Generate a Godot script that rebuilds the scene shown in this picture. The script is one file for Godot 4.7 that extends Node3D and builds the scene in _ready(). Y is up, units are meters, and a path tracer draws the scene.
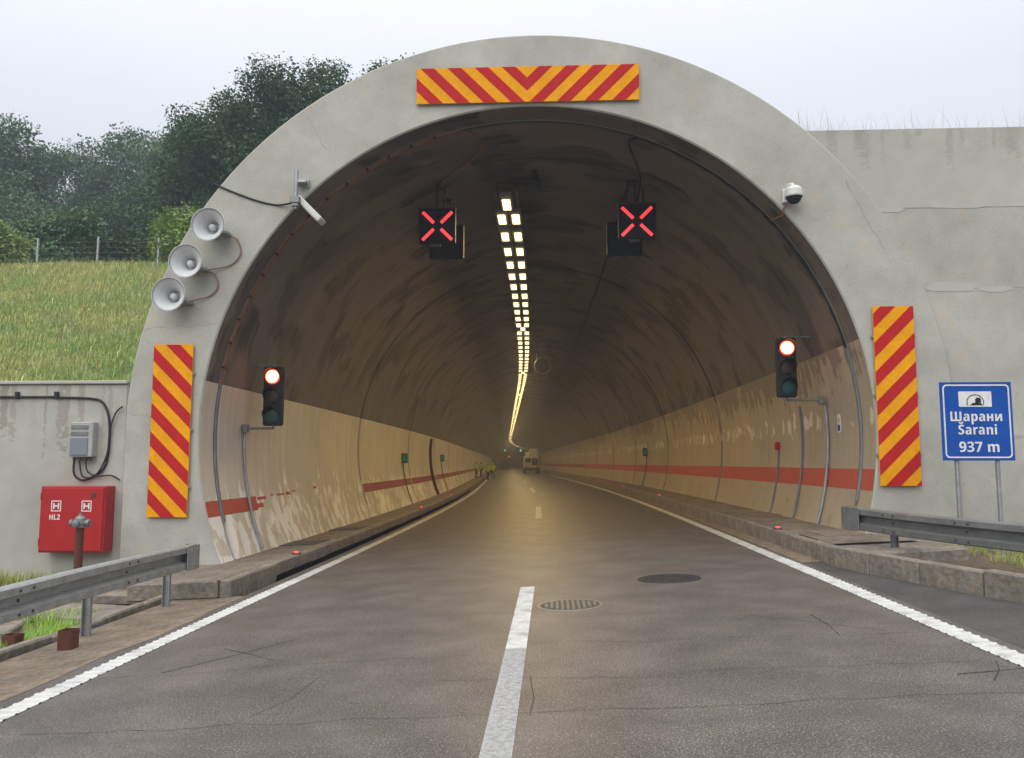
extends Node3D
# Road tunnel portal under an overcast sky. The road runs along -z; x is right, y up, metres.

const SL := 0.05          # the road falls to the left, 5 percent
const TX := -0.33         # axis of the bore
const TY := 2.18
const TR := 5.65          # inner radius
const ZF := -13.7         # front of the portal
var rng := RandomNumberGenerator.new()
var counts := {}
var mats := {}

# ---------------------------------------------------------------- helpers
func S() -> SurfaceTool:
	var st := SurfaceTool.new()
	st.begin(Mesh.PRIMITIVE_TRIANGLES)
	st.set_smooth_group(-1)
	return st

func numbered(called: String) -> String:
	var n: int = counts.get(called, -1) + 1
	counts[called] = n
	return called if n == 0 else "%s_%03d" % [called, n]

func commit(st: SurfaceTool) -> ArrayMesh:
	st.generate_normals()
	return st.commit()

func part(parent: Node, called: String, st: SurfaceTool, m: Material) -> MeshInstance3D:
	return part_mesh(parent, called, commit(st), m)

func part_mesh(parent: Node, called: String, mesh: Mesh, m: Material) -> MeshInstance3D:
	var o := MeshInstance3D.new()
	o.name = called if parent != self else numbered(called)
	o.mesh = mesh
	o.material_override = m
	parent.add_child(o, true)
	return o

func tag(o: Node, label: String, category: String, group := "") -> Node:
	o.set_meta("label", label)
	o.set_meta("category", category)
	if group != "":
		o.set_meta("group", group)
	return o

func thing(called: String, label: String, category: String, at := Vector3.ZERO, group := "") -> Node3D:
	var o := Node3D.new()
	o.name = numbered(called)
	o.position = at
	add_child(o)
	tag(o, label, category, group)
	return o

func copy(src: Node3D, called: String, label: String, at: Vector3) -> Node3D:
	var o: Node3D = src.duplicate()
	o.name = numbered(called)
	o.position = at
	add_child(o)
	o.set_meta("label", label)
	return o

func structure(o: Node) -> Node:
	o.set_meta("kind", "structure")
	return o

func stuff(o: Node) -> Node:
	o.set_meta("kind", "stuff")
	return o

func setting(called: String) -> Node3D:
	var o := Node3D.new()
	o.name = numbered(called)
	add_child(o)
	structure(o)
	return o

func tri(st: SurfaceTool, a: Vector3, b: Vector3, c: Vector3) -> void:
	st.add_vertex(a); st.add_vertex(b); st.add_vertex(c)

func quad(st: SurfaceTool, a: Vector3, b: Vector3, c: Vector3, d: Vector3) -> void:
	tri(st, a, b, c); tri(st, a, c, d)

# a convex face, wound so that it looks away from `inside`
func face(st: SurfaceTool, pts: Array, inside: Vector3) -> void:
	var n: Vector3 = (pts[1] - pts[0]).cross(pts[2] - pts[0])
	var mid := Vector3.ZERO
	for p in pts: mid += p
	mid /= pts.size()
	var q := pts.duplicate()
	if n.dot(mid - inside) > 0.0: q.reverse()
	for i in range(1, q.size() - 1): tri(st, q[0], q[i], q[i + 1])

# a box with chamfered edges
func bx(st: SurfaceTool, c: Vector3, s: Vector3, bev := 0.0, b := Basis()) -> void:
	var h := s / 2.0
	if bev <= 0.0: bev = 0.0005
	var V := func(sg: Vector3, k: int) -> Vector3:
		var p := Vector3(h.x - bev, h.y - bev, h.z - bev)
		p[k] += bev
		return c + b * (p * sg)
	st.set_smooth_group(-1)
	for k in 3:
		var i := (k + 1) % 3
		var j := (k + 2) % 3
		for s1 in [-1.0, 1.0]:
			var q := []
			for uv in [[-1.0, -1.0], [1.0, -1.0], [1.0, 1.0], [-1.0, 1.0]]:
				var sg := Vector3.ONE
				sg[k] = s1; sg[i] = uv[0]; sg[j] = uv[1]
				q.append(V.call(sg, k))
			face(st, q, c)
			if bev > 0.001:
				for s2 in [-1.0, 1.0]:
					var sa := Vector3.ONE
					sa[k] = s1; sa[i] = s2; sa[j] = -1.0
					var sb := sa
					sb[j] = 1.0
					face(st, [V.call(sa, k), V.call(sa, i), V.call(sb, i), V.call(sb, k)], c)
	if bev > 0.001:
		for x in [-1.0, 1.0]:
			for y in [-1.0, 1.0]:
				for z in [-1.0, 1.0]:
					var sg := Vector3(x, y, z)
					face(st, [V.call(sg, 0), V.call(sg, 1), V.call(sg, 2)], c)

func tube(st: SurfaceTool, pts: Array, r: float, n := 8, r_end := -1.0) -> void:
	if r_end < 0.0: r_end = r
	var rings := []
	var up := Vector3(0.31, 0.9, 0.22)
	for i in pts.size():
		var d: Vector3 = (pts[mini(i + 1, pts.size() - 1)] - pts[maxi(i - 1, 0)]).normalized()
		if i == 0 and absf(d.dot(up)) > 0.95: up = Vector3.RIGHT
		var a := up.cross(d).normalized()
		up = d.cross(a).normalized()
		var rr := lerpf(r, r_end, float(i) / maxf(1.0, pts.size() - 1))
		var ring := []
		for k in n:
			var t := TAU * k / n
			ring.append(pts[i] + (a * cos(t) + up * sin(t)) * rr)
		rings.append(ring)
	st.set_smooth_group(1)
	for i in rings.size() - 1:
		for k in n:
			var l := (k + 1) % n
			quad(st, rings[i][k], rings[i][l], rings[i + 1][l], rings[i + 1][k])
	st.set_smooth_group(-1)
	var first: Array = rings[0].duplicate()
	face(st, first, pts[1])
	face(st, rings[-1], pts[-2])

# profile of (radius, height) turned about local y
func lathe(st: SurfaceTool, prof: Array, xf: Transform3D, n := 20, smooth := true) -> void:
	for i in prof.size() - 1:
		st.set_smooth_group(i + 2 if smooth else -1)
		var p: Vector2 = prof[i]
		var q: Vector2 = prof[i + 1]
		for k in n:
			var a := TAU * k / n
			var b := TAU * (k + 1) / n
			var A := xf * Vector3(p.x * cos(a), p.y, p.x * sin(a))
			var B := xf * Vector3(p.x * cos(b), p.y, p.x * sin(b))
			var C := xf * Vector3(q.x * cos(b), q.y, q.x * sin(b))
			var D := xf * Vector3(q.x * cos(a), q.y, q.x * sin(a))
			if p.x < 1e-5: tri(st, A, C, D)
			elif q.x < 1e-5: tri(st, A, B, D)
			else: quad(st, A, B, C, D)

# flat outline raised by depth along local z
func prism(st: SurfaceTool, poly: PackedVector2Array, xf: Transform3D, depth: float) -> void:
	st.set_smooth_group(-1)
	var p := poly
	if not Geometry2D.is_polygon_clockwise(p):
		p = p.duplicate(); p.reverse()
	var idx := Geometry2D.triangulate_polygon(p)
	for i in range(0, idx.size(), 3):
		var a := p[idx[i]]; var b := p[idx[i + 1]]; var c := p[idx[i + 2]]
		if (b - a).cross(c - a) > 0.0:
			var t := b; b = c; c = t
		tri(st, xf * Vector3(a.x, a.y, depth), xf * Vector3(b.x, b.y, depth), xf * Vector3(c.x, c.y, depth))
		tri(st, xf * Vector3(a.x, a.y, 0), xf * Vector3(c.x, c.y, 0), xf * Vector3(b.x, b.y, 0))
	for i in p.size():
		var a := p[i]
		var b := p[(i + 1) % p.size()]
		quad(st, xf * Vector3(a.x, a.y, 0), xf * Vector3(b.x, b.y, 0), xf * Vector3(b.x, b.y, depth), xf * Vector3(a.x, a.y, depth))

func rect(x0: float, y0: float, x1: float, y1: float) -> PackedVector2Array:
	return PackedVector2Array([Vector2(x0, y0), Vector2(x1, y0), Vector2(x1, y1), Vector2(x0, y1)])

func V2(a: Array) -> PackedVector2Array:
	var o := PackedVector2Array()
	for i in range(0, a.size(), 2): o.append(Vector2(a[i], a[i + 1]))
	return o

func spline(pts: Array, steps := 6) -> Array:
	var c := Curve3D.new()
	for i in pts.size():
		var t: Vector3 = (pts[mini(i + 1, pts.size() - 1)] - pts[maxi(i - 1, 0)]) / 6.0
		c.add_point(pts[i], -t, t)
	var o := []
	for i in (pts.size() - 1) * steps + 1:
		o.append(c.sample(mini(i / steps, pts.size() - 2), float(i) / steps - mini(i / steps, pts.size() - 2)))
	return o

# ---------------------------------------------------------------- where the road goes
func off(z: float) -> float:
	var d := -z
	if d < 15.0: return 0.0
	if d < 60.0: return -pow(d - 15.0, 2) / 1600.0
	var o := -1.2656 - 0.05625 * (d - 60.0)
	if d > 180.0: o += pow(d - 180.0, 2) / 3000.0
	return o

func rd(x: float, z: float, h := 0.0) -> Vector3:      # point h above the road, x from the road axis
	return Vector3(x + off(z), SL * x + h, z)

func bore(a: float, z: float, r := TR) -> Vector3:      # a in degrees from the right, on the lining
	return Vector3(TX + off(z) + r * cos(deg_to_rad(a)), TY + r * sin(deg_to_rad(a)), z)

func zs(z0: float, z1: float, near := 1.0) -> Array:    # stations that grow with distance
	var o := [z0]
	var z := z0
	while z > z1:
		z -= maxf(near, near * (-z - 10.0) / 12.0)
		o.append(maxf(z, z1))
	return o

# a strip along the road between x0 and x1 at height h
func strip(st: SurfaceTool, x0: float, x1: float, z0: float, z1: float, h: float, nx := 1, near := 1.0) -> void:
	var q := zs(z0, z1, near)
	st.set_smooth_group(1)
	for i in q.size() - 1:
		for k in nx:
			var a := lerpf(x0, x1, float(k) / nx)
			var b := lerpf(x0, x1, float(k + 1) / nx)
			quad(st, rd(a, q[i], h), rd(a, q[i + 1], h), rd(b, q[i + 1], h), rd(b, q[i], h))

# a piece of lining between two angles and two stations, with its end faces
func lining(st: SurfaceTool, a0: float, a1: float, z0: float, z1: float, r := TR, thick := 0.12, na := 0, near := 2.0) -> void:
	if na == 0: na = maxi(3, int(absf(a1 - a0) / 3.0))
	var q := zs(z0, z1, near)
	st.set_smooth_group(1)
	for i in q.size() - 1:
		for k in na:
			var a := lerpf(a0, a1, float(k) / na)
			var b := lerpf(a0, a1, float(k + 1) / na)
			var P := [[a, q[i]], [b, q[i]], [b, q[i + 1]], [a, q[i + 1]]]
			for t in [0, 1, 2, 0, 2, 3]:
				st.set_uv(Vector2(P[t][0] / 180.0, -P[t][1] / 20.4))
				st.add_vertex(bore(P[t][0], P[t][1], r))
	if thick <= 0.0: return
	st.set_smooth_group(-1)
	for zz in [z0, z1]:
		for k in na:
			var a := lerpf(a0, a1, float(k) / na)
			var b := lerpf(a0, a1, float(k + 1) / na)
			var P := [[a, r], [b, r], [b, r + thick], [a, r + thick]]
			for t in [0, 1, 2, 0, 2, 3]:
				st.set_uv(Vector2(P[t][0] / 180.0, (-zz + (P[t][1] - r)) / 20.4))
				st.add_vertex(bore(P[t][0], zz, P[t][1]))

# ---------------------------------------------------------------- textures and materials
func noise_bytes(n: int, freq: float, sd: int, oct := 4, kind := FastNoiseLite.TYPE_SIMPLEX_SMOOTH) -> PackedByteArray:
	var f := FastNoiseLite.new()
	f.seed = sd; f.frequency = freq; f.noise_type = kind; f.fractal_octaves = oct
	var im := f.get_seamless_image(n, n)
	im.convert(Image.FORMAT_L8)
	return im.get_data()

func stretch_bytes(n: int, fx: float, fy: float, sd: int, oct := 3) -> PackedByteArray:
	var f := FastNoiseLite.new()
	f.seed = sd; f.frequency = 1.0; f.fractal_octaves = oct; f.noise_type = FastNoiseLite.TYPE_SIMPLEX_SMOOTH
	var o := PackedByteArray()
	o.resize(n * n)
	for y in n:
		for x in n:
			# tile in both directions by a blend over the last eighth
			var v := f.get_noise_2d(x * fx, y * fy)
			if x > n * 7 / 8: v = lerpf(v, f.get_noise_2d((x - n) * fx, y * fy), (x - n * 0.875) / (n * 0.125))
			if y > n * 7 / 8: v = lerpf(v, f.get_noise_2d(x * fx, (y - n) * fy), (y - n * 0.875) / (n * 0.125))
			o[y * n + x] = clampi(int(128.0 + 160.0 * v), 0, 255)
	return o

func texture(n: int, fn: Callable) -> ImageTexture:
	var d := PackedByteArray()
	d.resize(n * n * 3)
	for i in n * n:
		var c: Vector3 = fn.call(i)
		d[i * 3] = clampi(int(c.x), 0, 255)
		d[i * 3 + 1] = clampi(int(c.y), 0, 255)
		d[i * 3 + 2] = clampi(int(c.z), 0, 255)
	return ImageTexture.create_from_image(Image.create_from_data(n, n, false, Image.FORMAT_RGB8, d))

func grey(n: int, d: PackedByteArray) -> ImageTexture:
	return ImageTexture.create_from_image(Image.create_from_data(n, n, false, Image.FORMAT_L8, d))

func mat(called: String, lin: Color, rough := 0.8, metal := 0.0) -> StandardMaterial3D:
	var m := StandardMaterial3D.new()
	m.resource_name = called
	m.albedo_color = lin.linear_to_srgb()
	m.roughness = rough
	m.metallic = metal
	m.cull_mode = BaseMaterial3D.CULL_DISABLED
	mats[called] = m
	return m

func textured(called: String, t: Texture2D, metres: float, rough := 0.9, bump: Texture2D = null, depth := 0.3, tint := Color.WHITE) -> StandardMaterial3D:
	var m := mat(called, tint, rough)
	m.albedo_texture = t
	m.uv1_triplanar = true
	m.uv1_world_triplanar = true
	m.uv1_scale = Vector3.ONE / metres
	if bump:
		m.heightmap_enabled = true
		m.heightmap_texture = bump
		m.heightmap_scale = depth
	return m

func glow(called: String, c: Color, energy: float, body := Color(0.2, 0.2, 0.2)) -> StandardMaterial3D:
	var m := mat(called, body, 0.4)
	m.emission_enabled = true
	m.emission = c
	m.emission_energy_multiplier = energy
	return m

func sm(a: float, b: float, x: float) -> float:
	return smoothstep(a, b, x)

func make_materials() -> void:
	var n := 512
	var g1 := noise_bytes(n, 0.006, 11, 5)
	var g2 := noise_bytes(n, 0.03, 12, 4)
	var g3 := noise_bytes(n, 0.25, 13, 2)
	var cell := noise_bytes(n, 0.09, 14, 1, FastNoiseLite.TYPE_CELLULAR)
	var white := PackedByteArray()
	white.resize(n * n)
	for i in n * n: white[i] = rng.randi() & 255
	# weathered grey concrete: broad clouds, brownish blotches, pores
	var concrete := texture(n, func(i: int) -> Vector3:
		var a := g1[i] / 255.0 - 0.5
		var b := g2[i] / 255.0 - 0.5
		var v := 1.0 + 0.15 * a + 0.07 * b + 0.05 * (g3[i] / 255.0 - 0.5)
		if white[i] > 252 and cell[i] < 90: v *= 0.8
		var br := sm(0.62, 0.78, g1[(i * 3 + 7919) % (n * n)] / 255.0 * 0.5 + g2[i] / 255.0 * 0.5)
		return Vector3(174 + 3 * br, 173 - 2 * br, 163 - 8 * br) * v)
	var fine := grey(n, g3)
	textured("concrete", concrete, 6.7, 0.92, fine, 0.15)
	# dirty kerb and apron concrete
	var kerb := texture(n, func(i: int) -> Vector3:
		var a := g1[i] / 255.0 - 0.5
		var b := g2[i] / 255.0 - 0.5
		var v := 1.0 + 0.30 * a + 0.26 * b + 0.35 * (white[i] / 255.0 - 0.5)
		var br := sm(0.4, 0.65, g2[(i + 4111) % (n * n)] / 255.0)
		return Vector3(128, lerpf(123, 116, br), lerpf(114, 100, br)) * v)
	textured("kerb_concrete", kerb, 2.1, 0.95, grey(n, g2), 1.2)
	textured("apron_concrete", kerb, 1.7, 0.95, grey(n, g2), 1.5, Color(0.95, 0.87, 0.78))
	textured("walkway_concrete", kerb, 3.1, 0.9, fine, 0.4, Color(0.85, 0.82, 0.78))
	# soil with grit
	var soil := texture(n, func(i: int) -> Vector3:
		var v := 0.75 + 0.5 * g2[i] / 255.0 + 0.4 * (white[i] / 255.0 - 0.5)
		return Vector3(96, 84, 66) * v)
	textured("soil", soil, 1.6, 0.95, grey(n, g2), 2.0)
	var turf := texture(n, func(i: int) -> Vector3:
		var k := sm(0.35, 0.65, g1[i] / 255.0)
		var v := 0.7 + 0.4 * g2[i] / 255.0 + 0.5 * (white[i] / 255.0 - 0.5)
		return Vector3(lerpf(108, 142, k), lerpf(125, 136, k), lerpf(66, 86, k)) * v)
	textured("turf_soil", turf, 4.0, 0.95)
	# galvanised steel
	var zinc := texture(n, func(i: int) -> Vector3:
		var v := 0.86 + 0.22 * cell[i] / 255.0 + 0.18 * (g1[i] / 255.0 - 0.5)
		return Vector3(172, 175, 174) * v)
	var zm := textured("zinc", zinc, 0.8, 0.5, null, 0.0)
	zm.metallic = 0.6
	var zd := textured("zinc_dull", zinc, 1.1, 0.55, null, 0.0, Color(0.6, 0.6, 0.59))
	zd.metallic = 0.5
	# asphalt: stones, binder and broad stains
	var N := 1024
	var a1 := noise_bytes(N, 0.004, 21, 5)
	var a2 := noise_bytes(N, 0.05, 22, 2)
	var stones := noise_bytes(N, 0.28, 23, 1, FastNoiseLite.TYPE_CELLULAR)
	var asphalt := texture(N, func(i: int) -> Vector3:
		var v := 1.0 + 0.26 * (a1[i] / 255.0 - 0.5) + 0.14 * (a2[i] / 255.0 - 0.5)
		v += 1.0 * (stones[i] / 255.0 - 0.42)
		return Vector3(96, 91, 86) * v)
	var am := textured("asphalt", asphalt, 3.7, 0.52, grey(N, stones), 0.14)
	am.metallic_specular = 0.5
	am.vertex_color_use_as_albedo = true
	textured("shoulder_asphalt", asphalt, 3.1, 0.85, grey(N, stones), 0.9, Color(0.62, 0.66, 0.68))
	# bore above the paint: grey-brown concrete with soot streaks running round the bore (u = around, v = along)
	var s1 := stretch_bytes(N, 0.006, 0.03, 31, 4)
	var s2 := stretch_bytes(N, 0.006, 0.07, 32, 4)
	var s3 := stretch_bytes(N, 0.008, 0.012, 33, 4)
	var soot := texture(N, func(i: int) -> Vector3:
		var v := 1.0 + 0.18 * (s1[i] / 255.0 - 0.5) + 0.10 * (s2[i] / 255.0 - 0.5)
		var patch := sm(0.52, 0.68, s3[i] / 255.0)
		var st := sm(0.54, 0.66, s2[i] / 255.0 * 0.6 + s1[i] / 255.0 * 0.4)
		v *= 1.0 - 0.26 * patch * st - 0.16 * patch
		return Vector3(108, 101, 92) * v)
	var lm := mat("sooty_lining", Color.WHITE, 0.85)
	lm.albedo_texture = soot
	# cream wall paint, flaked off in ragged upright patches (u = around the bore, v = along)
	var q1 := stretch_bytes(N, 0.022, 0.05, 41, 4)
	var q2 := noise_bytes(N, 0.006, 42, 5)
	var q3 := stretch_bytes(N, 0.004, 0.06, 43, 3)
	for side in ["left", "right"]:
		var left: bool = side == "left"
		var paint := texture(N, func(i: int) -> Vector3:
			var x := i % N
			var deg := 180.0 * x / N                       # angle round the bore, modulo 180
			var up := 2.18 + 5.65 * sin(deg_to_rad(180.0 + deg if left and deg < 60.0 else (deg - 180.0 if not left and deg > 90.0 else deg)))
			var v := 1.0 + 0.10 * (q2[i] / 255.0 - 0.5) + 0.09 * (q3[i] / 255.0 - 0.5)
			var c := (Vector3(207, 199, 183) if left else Vector3(174, 161, 138)) * v
			var rag := q1[i] / 255.0 + 0.35 * (q2[i] / 255.0 - 0.5)
			if left:
				var edge := 1.15 + 0.9 * (q3[i] / 255.0 - 0.5)
				if up < edge and rag > 0.55: c = Vector3(238, 236, 229) * v
				elif up < edge - 0.45 and rag < 0.24: c = Vector3(190, 182, 166) * v
			else:
				if absf(up - 2.45 - 0.3 * (q3[i] / 255.0 - 0.5)) < 0.16 and rag > 0.6: c = Vector3(216, 210, 196) * v
				elif up < 0.9 and rag < 0.30: c = Vector3(160, 149, 128) * v
				# soot has crept down over the paint in ragged tongues
				var tongue := q1[i] / 255.0 * 0.5 + q3[i] / 255.0 * 0.5
				if up > 3.3 + 2.4 * (tongue - 0.5) + 0.9 * (q2[i] / 255.0 - 0.5): c = c.lerp(Vector3(112, 103, 92), 0.6)
			return c)
		var pm := mat("wall_paint_" + side, Color.WHITE, 0.55)
		pm.albedo_texture = paint
	mat("red_band", Color(0.52, 0.085, 0.05), 0.6)
	mat("red_band_faded", Color(0.34, 0.085, 0.06), 0.7)
	# markings
	var worn := texture(n, func(i: int) -> Vector3:
		var v := 0.95 + 0.12 * (g2[i] / 255.0 - 0.5) + 0.10 * (white[i] / 255.0 - 0.5)
		var w := sm(0.60, 0.66, g3[i] / 255.0 * 0.55 + g1[i] / 255.0 * 0.45)
		return Vector3(212, 212, 207).lerp(Vector3(118, 114, 110), w * 0.7) * v)
	textured("road_paint", worn, 1.3, 0.7, fine, 0.4)
	var worn2 := texture(n, func(i: int) -> Vector3:
		var w := sm(0.50, 0.58, g3[i] / 255.0 * 0.75 + g2[i] / 255.0 * 0.25)
		return Vector3(180, 180, 177).lerp(Vector3(104, 101, 98), w * 0.85))
	textured("road_paint_worn", worn2, 0.9, 0.75, fine, 0.4)
	# plain finishes
	mat("black", Color(0.012, 0.012, 0.013), 0.85)
	mat("black_rubber", Color(0.02, 0.02, 0.021), 0.75)
	mat("tar", Color(0.02, 0.02, 0.021), 0.6)
	mat("dark_grey", Color(0.045, 0.047, 0.05), 0.55)
	mat("hairline", Color(0.22, 0.21, 0.185), 0.95)
	mat("crack", Color(0.05, 0.047, 0.043), 0.9)
	mat("board_red", Color(0.52, 0.016, 0.018), 0.45)
	mat("board_yellow", Color(0.88, 0.38, 0.0), 0.45)
	mat("board_back", Color(0.3, 0.31, 0.31), 0.5, 0.5)
	mat("cabinet_red", Color(0.44, 0.012, 0.012), 0.35)
	mat("white_print", Color(0.75, 0.74, 0.72), 0.6)
	mat("horn_grey", Color(0.62, 0.64, 0.66), 0.5)
	mat("box_grey", Color(0.42, 0.43, 0.42), 0.6)
	mat("box_cover", Color(0.20, 0.22, 0.25), 0.5)
	mat("cable_red", Color(0.26, 0.14, 0.10), 0.6)
	mat("cable_orange", Color(0.25, 0.10, 0.035), 0.6)
	mat("rust", Color(0.11, 0.035, 0.018), 0.9)
	mat("iron_dark", Color(0.055, 0.05, 0.042), 0.7)
	mat("iron", Color(0.19, 0.17, 0.135), 0.5, 0.2)
	mat("sign_blue", Color(0.008, 0.085, 0.42), 0.45)
	mat("sign_white", Color(0.78, 0.79, 0.80), 0.5)
	mat("white_plastic", Color(0.68, 0.68, 0.66), 0.4)
	mat("green_lens", Color(0.01, 0.05, 0.045), 0.25)
	mat("amber_lens", Color(0.035, 0.012, 0.01), 0.25)
	mat("hi_vis", Color(0.55, 0.72, 0.02), 0.7)
	mat("navy_cloth", Color(0.02, 0.022, 0.03), 0.9)
	mat("helmet", Color(0.7, 0.6, 0.05), 0.4)
	mat("truck_white", Color(0.66, 0.64, 0.58), 0.4)
	mat("glass_dark", Color(0.02, 0.025, 0.025), 0.1)
	mat("lamp_housing", Color(0.20, 0.20, 0.20), 0.5, 0.4)
	mat("mortar", Color(0.46, 0.44, 0.40), 0.95)
	glow("lamp_glass", Color(1.0, 0.87, 0.60), 3.0, Color(0.8, 0.8, 0.75))
	glow("signal_core", Color(1.0, 0.72, 0.42), 6.0)
	glow("signal_red", Color(1.0, 0.03, 0.02), 1.3)
	glow("cross_red", Color(1.0, 0.20, 0.23), 1.0)
	glow("stud_red", Color(1.0, 0.10, 0.07), 3.0)
	glow("exit_green", Color(0.03, 0.55, 0.30), 0.1, Color(0.01, 0.2, 0.1))
	glow("arrow_green", Color(0.1, 1.0, 0.75), 2.5)
	for g in [["leaf_dark", Color(0.046, 0.105, 0.024)], ["leaf_mid", Color(0.095, 0.175, 0.07)], ["leaf_light", Color(0.25, 0.35, 0.085)], ["grass_blade", Color(0.36, 0.37, 0.16)], ["dry_stalk", Color(0.42, 0.40, 0.33)], ["flower_yellow", Color(0.6, 0.42, 0.03)]]:
		var m := mat(g[0], g[1], 0.7)
		m.vertex_color_use_as_albedo = true
		m.backlight_enabled = true
		m.backlight = Color(0.35, 0.45, 0.12)
	var grime := texture(n, func(i: int) -> Vector3:
		var v := 0.97 + 0.08 * (g1[i] / 255.0 - 0.5) + 0.05 * (g2[i] / 255.0 - 0.5)
		var spot := sm(0.66, 0.74, g2[(i + 9001) % (n * n)] / 255.0 * 0.6 + g3[i] / 255.0 * 0.4)
		return Vector3(255, 254, 250) * v * (1.0 - 0.07 * spot))
	for p in ["board_red", "board_yellow", "cabinet_red", "sign_blue", "sign_white", "white_plastic", "horn_grey", "box_grey", "truck_white", "red_band", "red_band_faded"]:
		var m: StandardMaterial3D = mats[p]
		m.albedo_texture = grime
		m.uv1_triplanar = true
		m.uv1_world_triplanar = true
		m.uv1_scale = Vector3.ONE / 1.4
		if p in ["board_red", "board_yellow", "sign_blue"]:
			m.roughness = 0.7
			m.metallic_specular = 0.3
	mat("fan_grey", Color(0.09, 0.085, 0.075), 0.5, 0.3)
	mat("bark", Color(0.09, 0.075, 0.06), 0.95)

# ---------------------------------------------------------------- terrain
func hill(x: float, z: float) -> float:
	var d := -z
	var left := 3.0 + 0.4436 * (d - 14.3)
	if d > 26.0: left = 8.19 + 0.05 * (d - 26.0)
	left += 0.035 * sin(x * 0.9 + d * 0.35) * clampf((d - 15.0) / 4.0, 0.0, 1.0)
	var right := 7.29 + 0.06 * (d - 14.0)
	var dx := x - TX - off(z)
	var mound := TY + sqrt(maxf(0.0, 6.4 * 6.4 - dx * dx)) if absf(dx) < 6.4 else 0.0
	var y := lerpf(left, right, sm(-2.0, 3.4, x - off(z) * 0.6)) if d > 22.0 else (left if x < -4.5 else (right if x > 3.9 else 0.0))
	return maxf(y, mound)

func grid(st: SurfaceTool, xs: Array, zz: Array, fn: Callable) -> void:
	st.set_smooth_group(1)
	for i in zz.size() - 1:
		for k in xs.size() - 1:
			quad(st, fn.call(xs[k], zz[i]), fn.call(xs[k], zz[i + 1]), fn.call(xs[k + 1], zz[i + 1]), fn.call(xs[k + 1], zz[i]))

func front(x: float, z: float) -> Vector3:
	var y := -0.36
	if x > -5.2: y = SL * x - 0.14
	if x > 4.6: y = 0.31 + 0.012 * minf(x - 4.6, 40.0)
	if x < -5.5: y += 0.02 * sin(x * 3.1 + z * 2.3)
	return Vector3(x, y, z)

# the line of the right kerb outside the bore
func kerb_x(z: float) -> float:
	if z < -12.0: return 4.02
	return 4.02 + 0.19 * (z + 12.0) + 0.016 * pow(maxf(0.0, z + 12.0), 2)

func build_ground() -> void:
	var xs := []
	for v in [-400, -200, -100, -50, -30, -20, -15, -12, -10, -9, -8, -7, -6.4, -5.9, -5.5, -5.2, -4.5, -2, 0, 2, 4.0, 4.6, 5.2, 6, 7, 8, 10, 13, 18, 30, 60, 120, 250, 400]: xs.append(float(v))
	var zz := []
	for v in [60, 30, 15, 6, 2, -1, -3, -5, -6, -7, -8, -9, -10, -11, -12, -13, -13.9, -14.2]: zz.append(float(v))
	var st := S()
	grid(st, xs, zz, front)
	structure(part(self, "ground", st, mats.soil))
	st = S()
	xs = []
	var x := -200.0
	while x <= 200.0:
		xs.append(x)
		x += 0.6 if absf(x + 5.0) < 16.0 else (2.0 if absf(x) < 50.0 else 25.0)
	zz = []
	var z := -14.25
	while z >= -430.0:
		zz.append(z)
		z -= 0.6 if z > -30.0 else (3.0 if z > -80.0 else 25.0)
	grid(st, xs, zz, func(a: float, b: float) -> Vector3: return Vector3(a, hill(a, b), b))
	structure(part(self, "hillside", st, mats.turf_soil))

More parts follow.
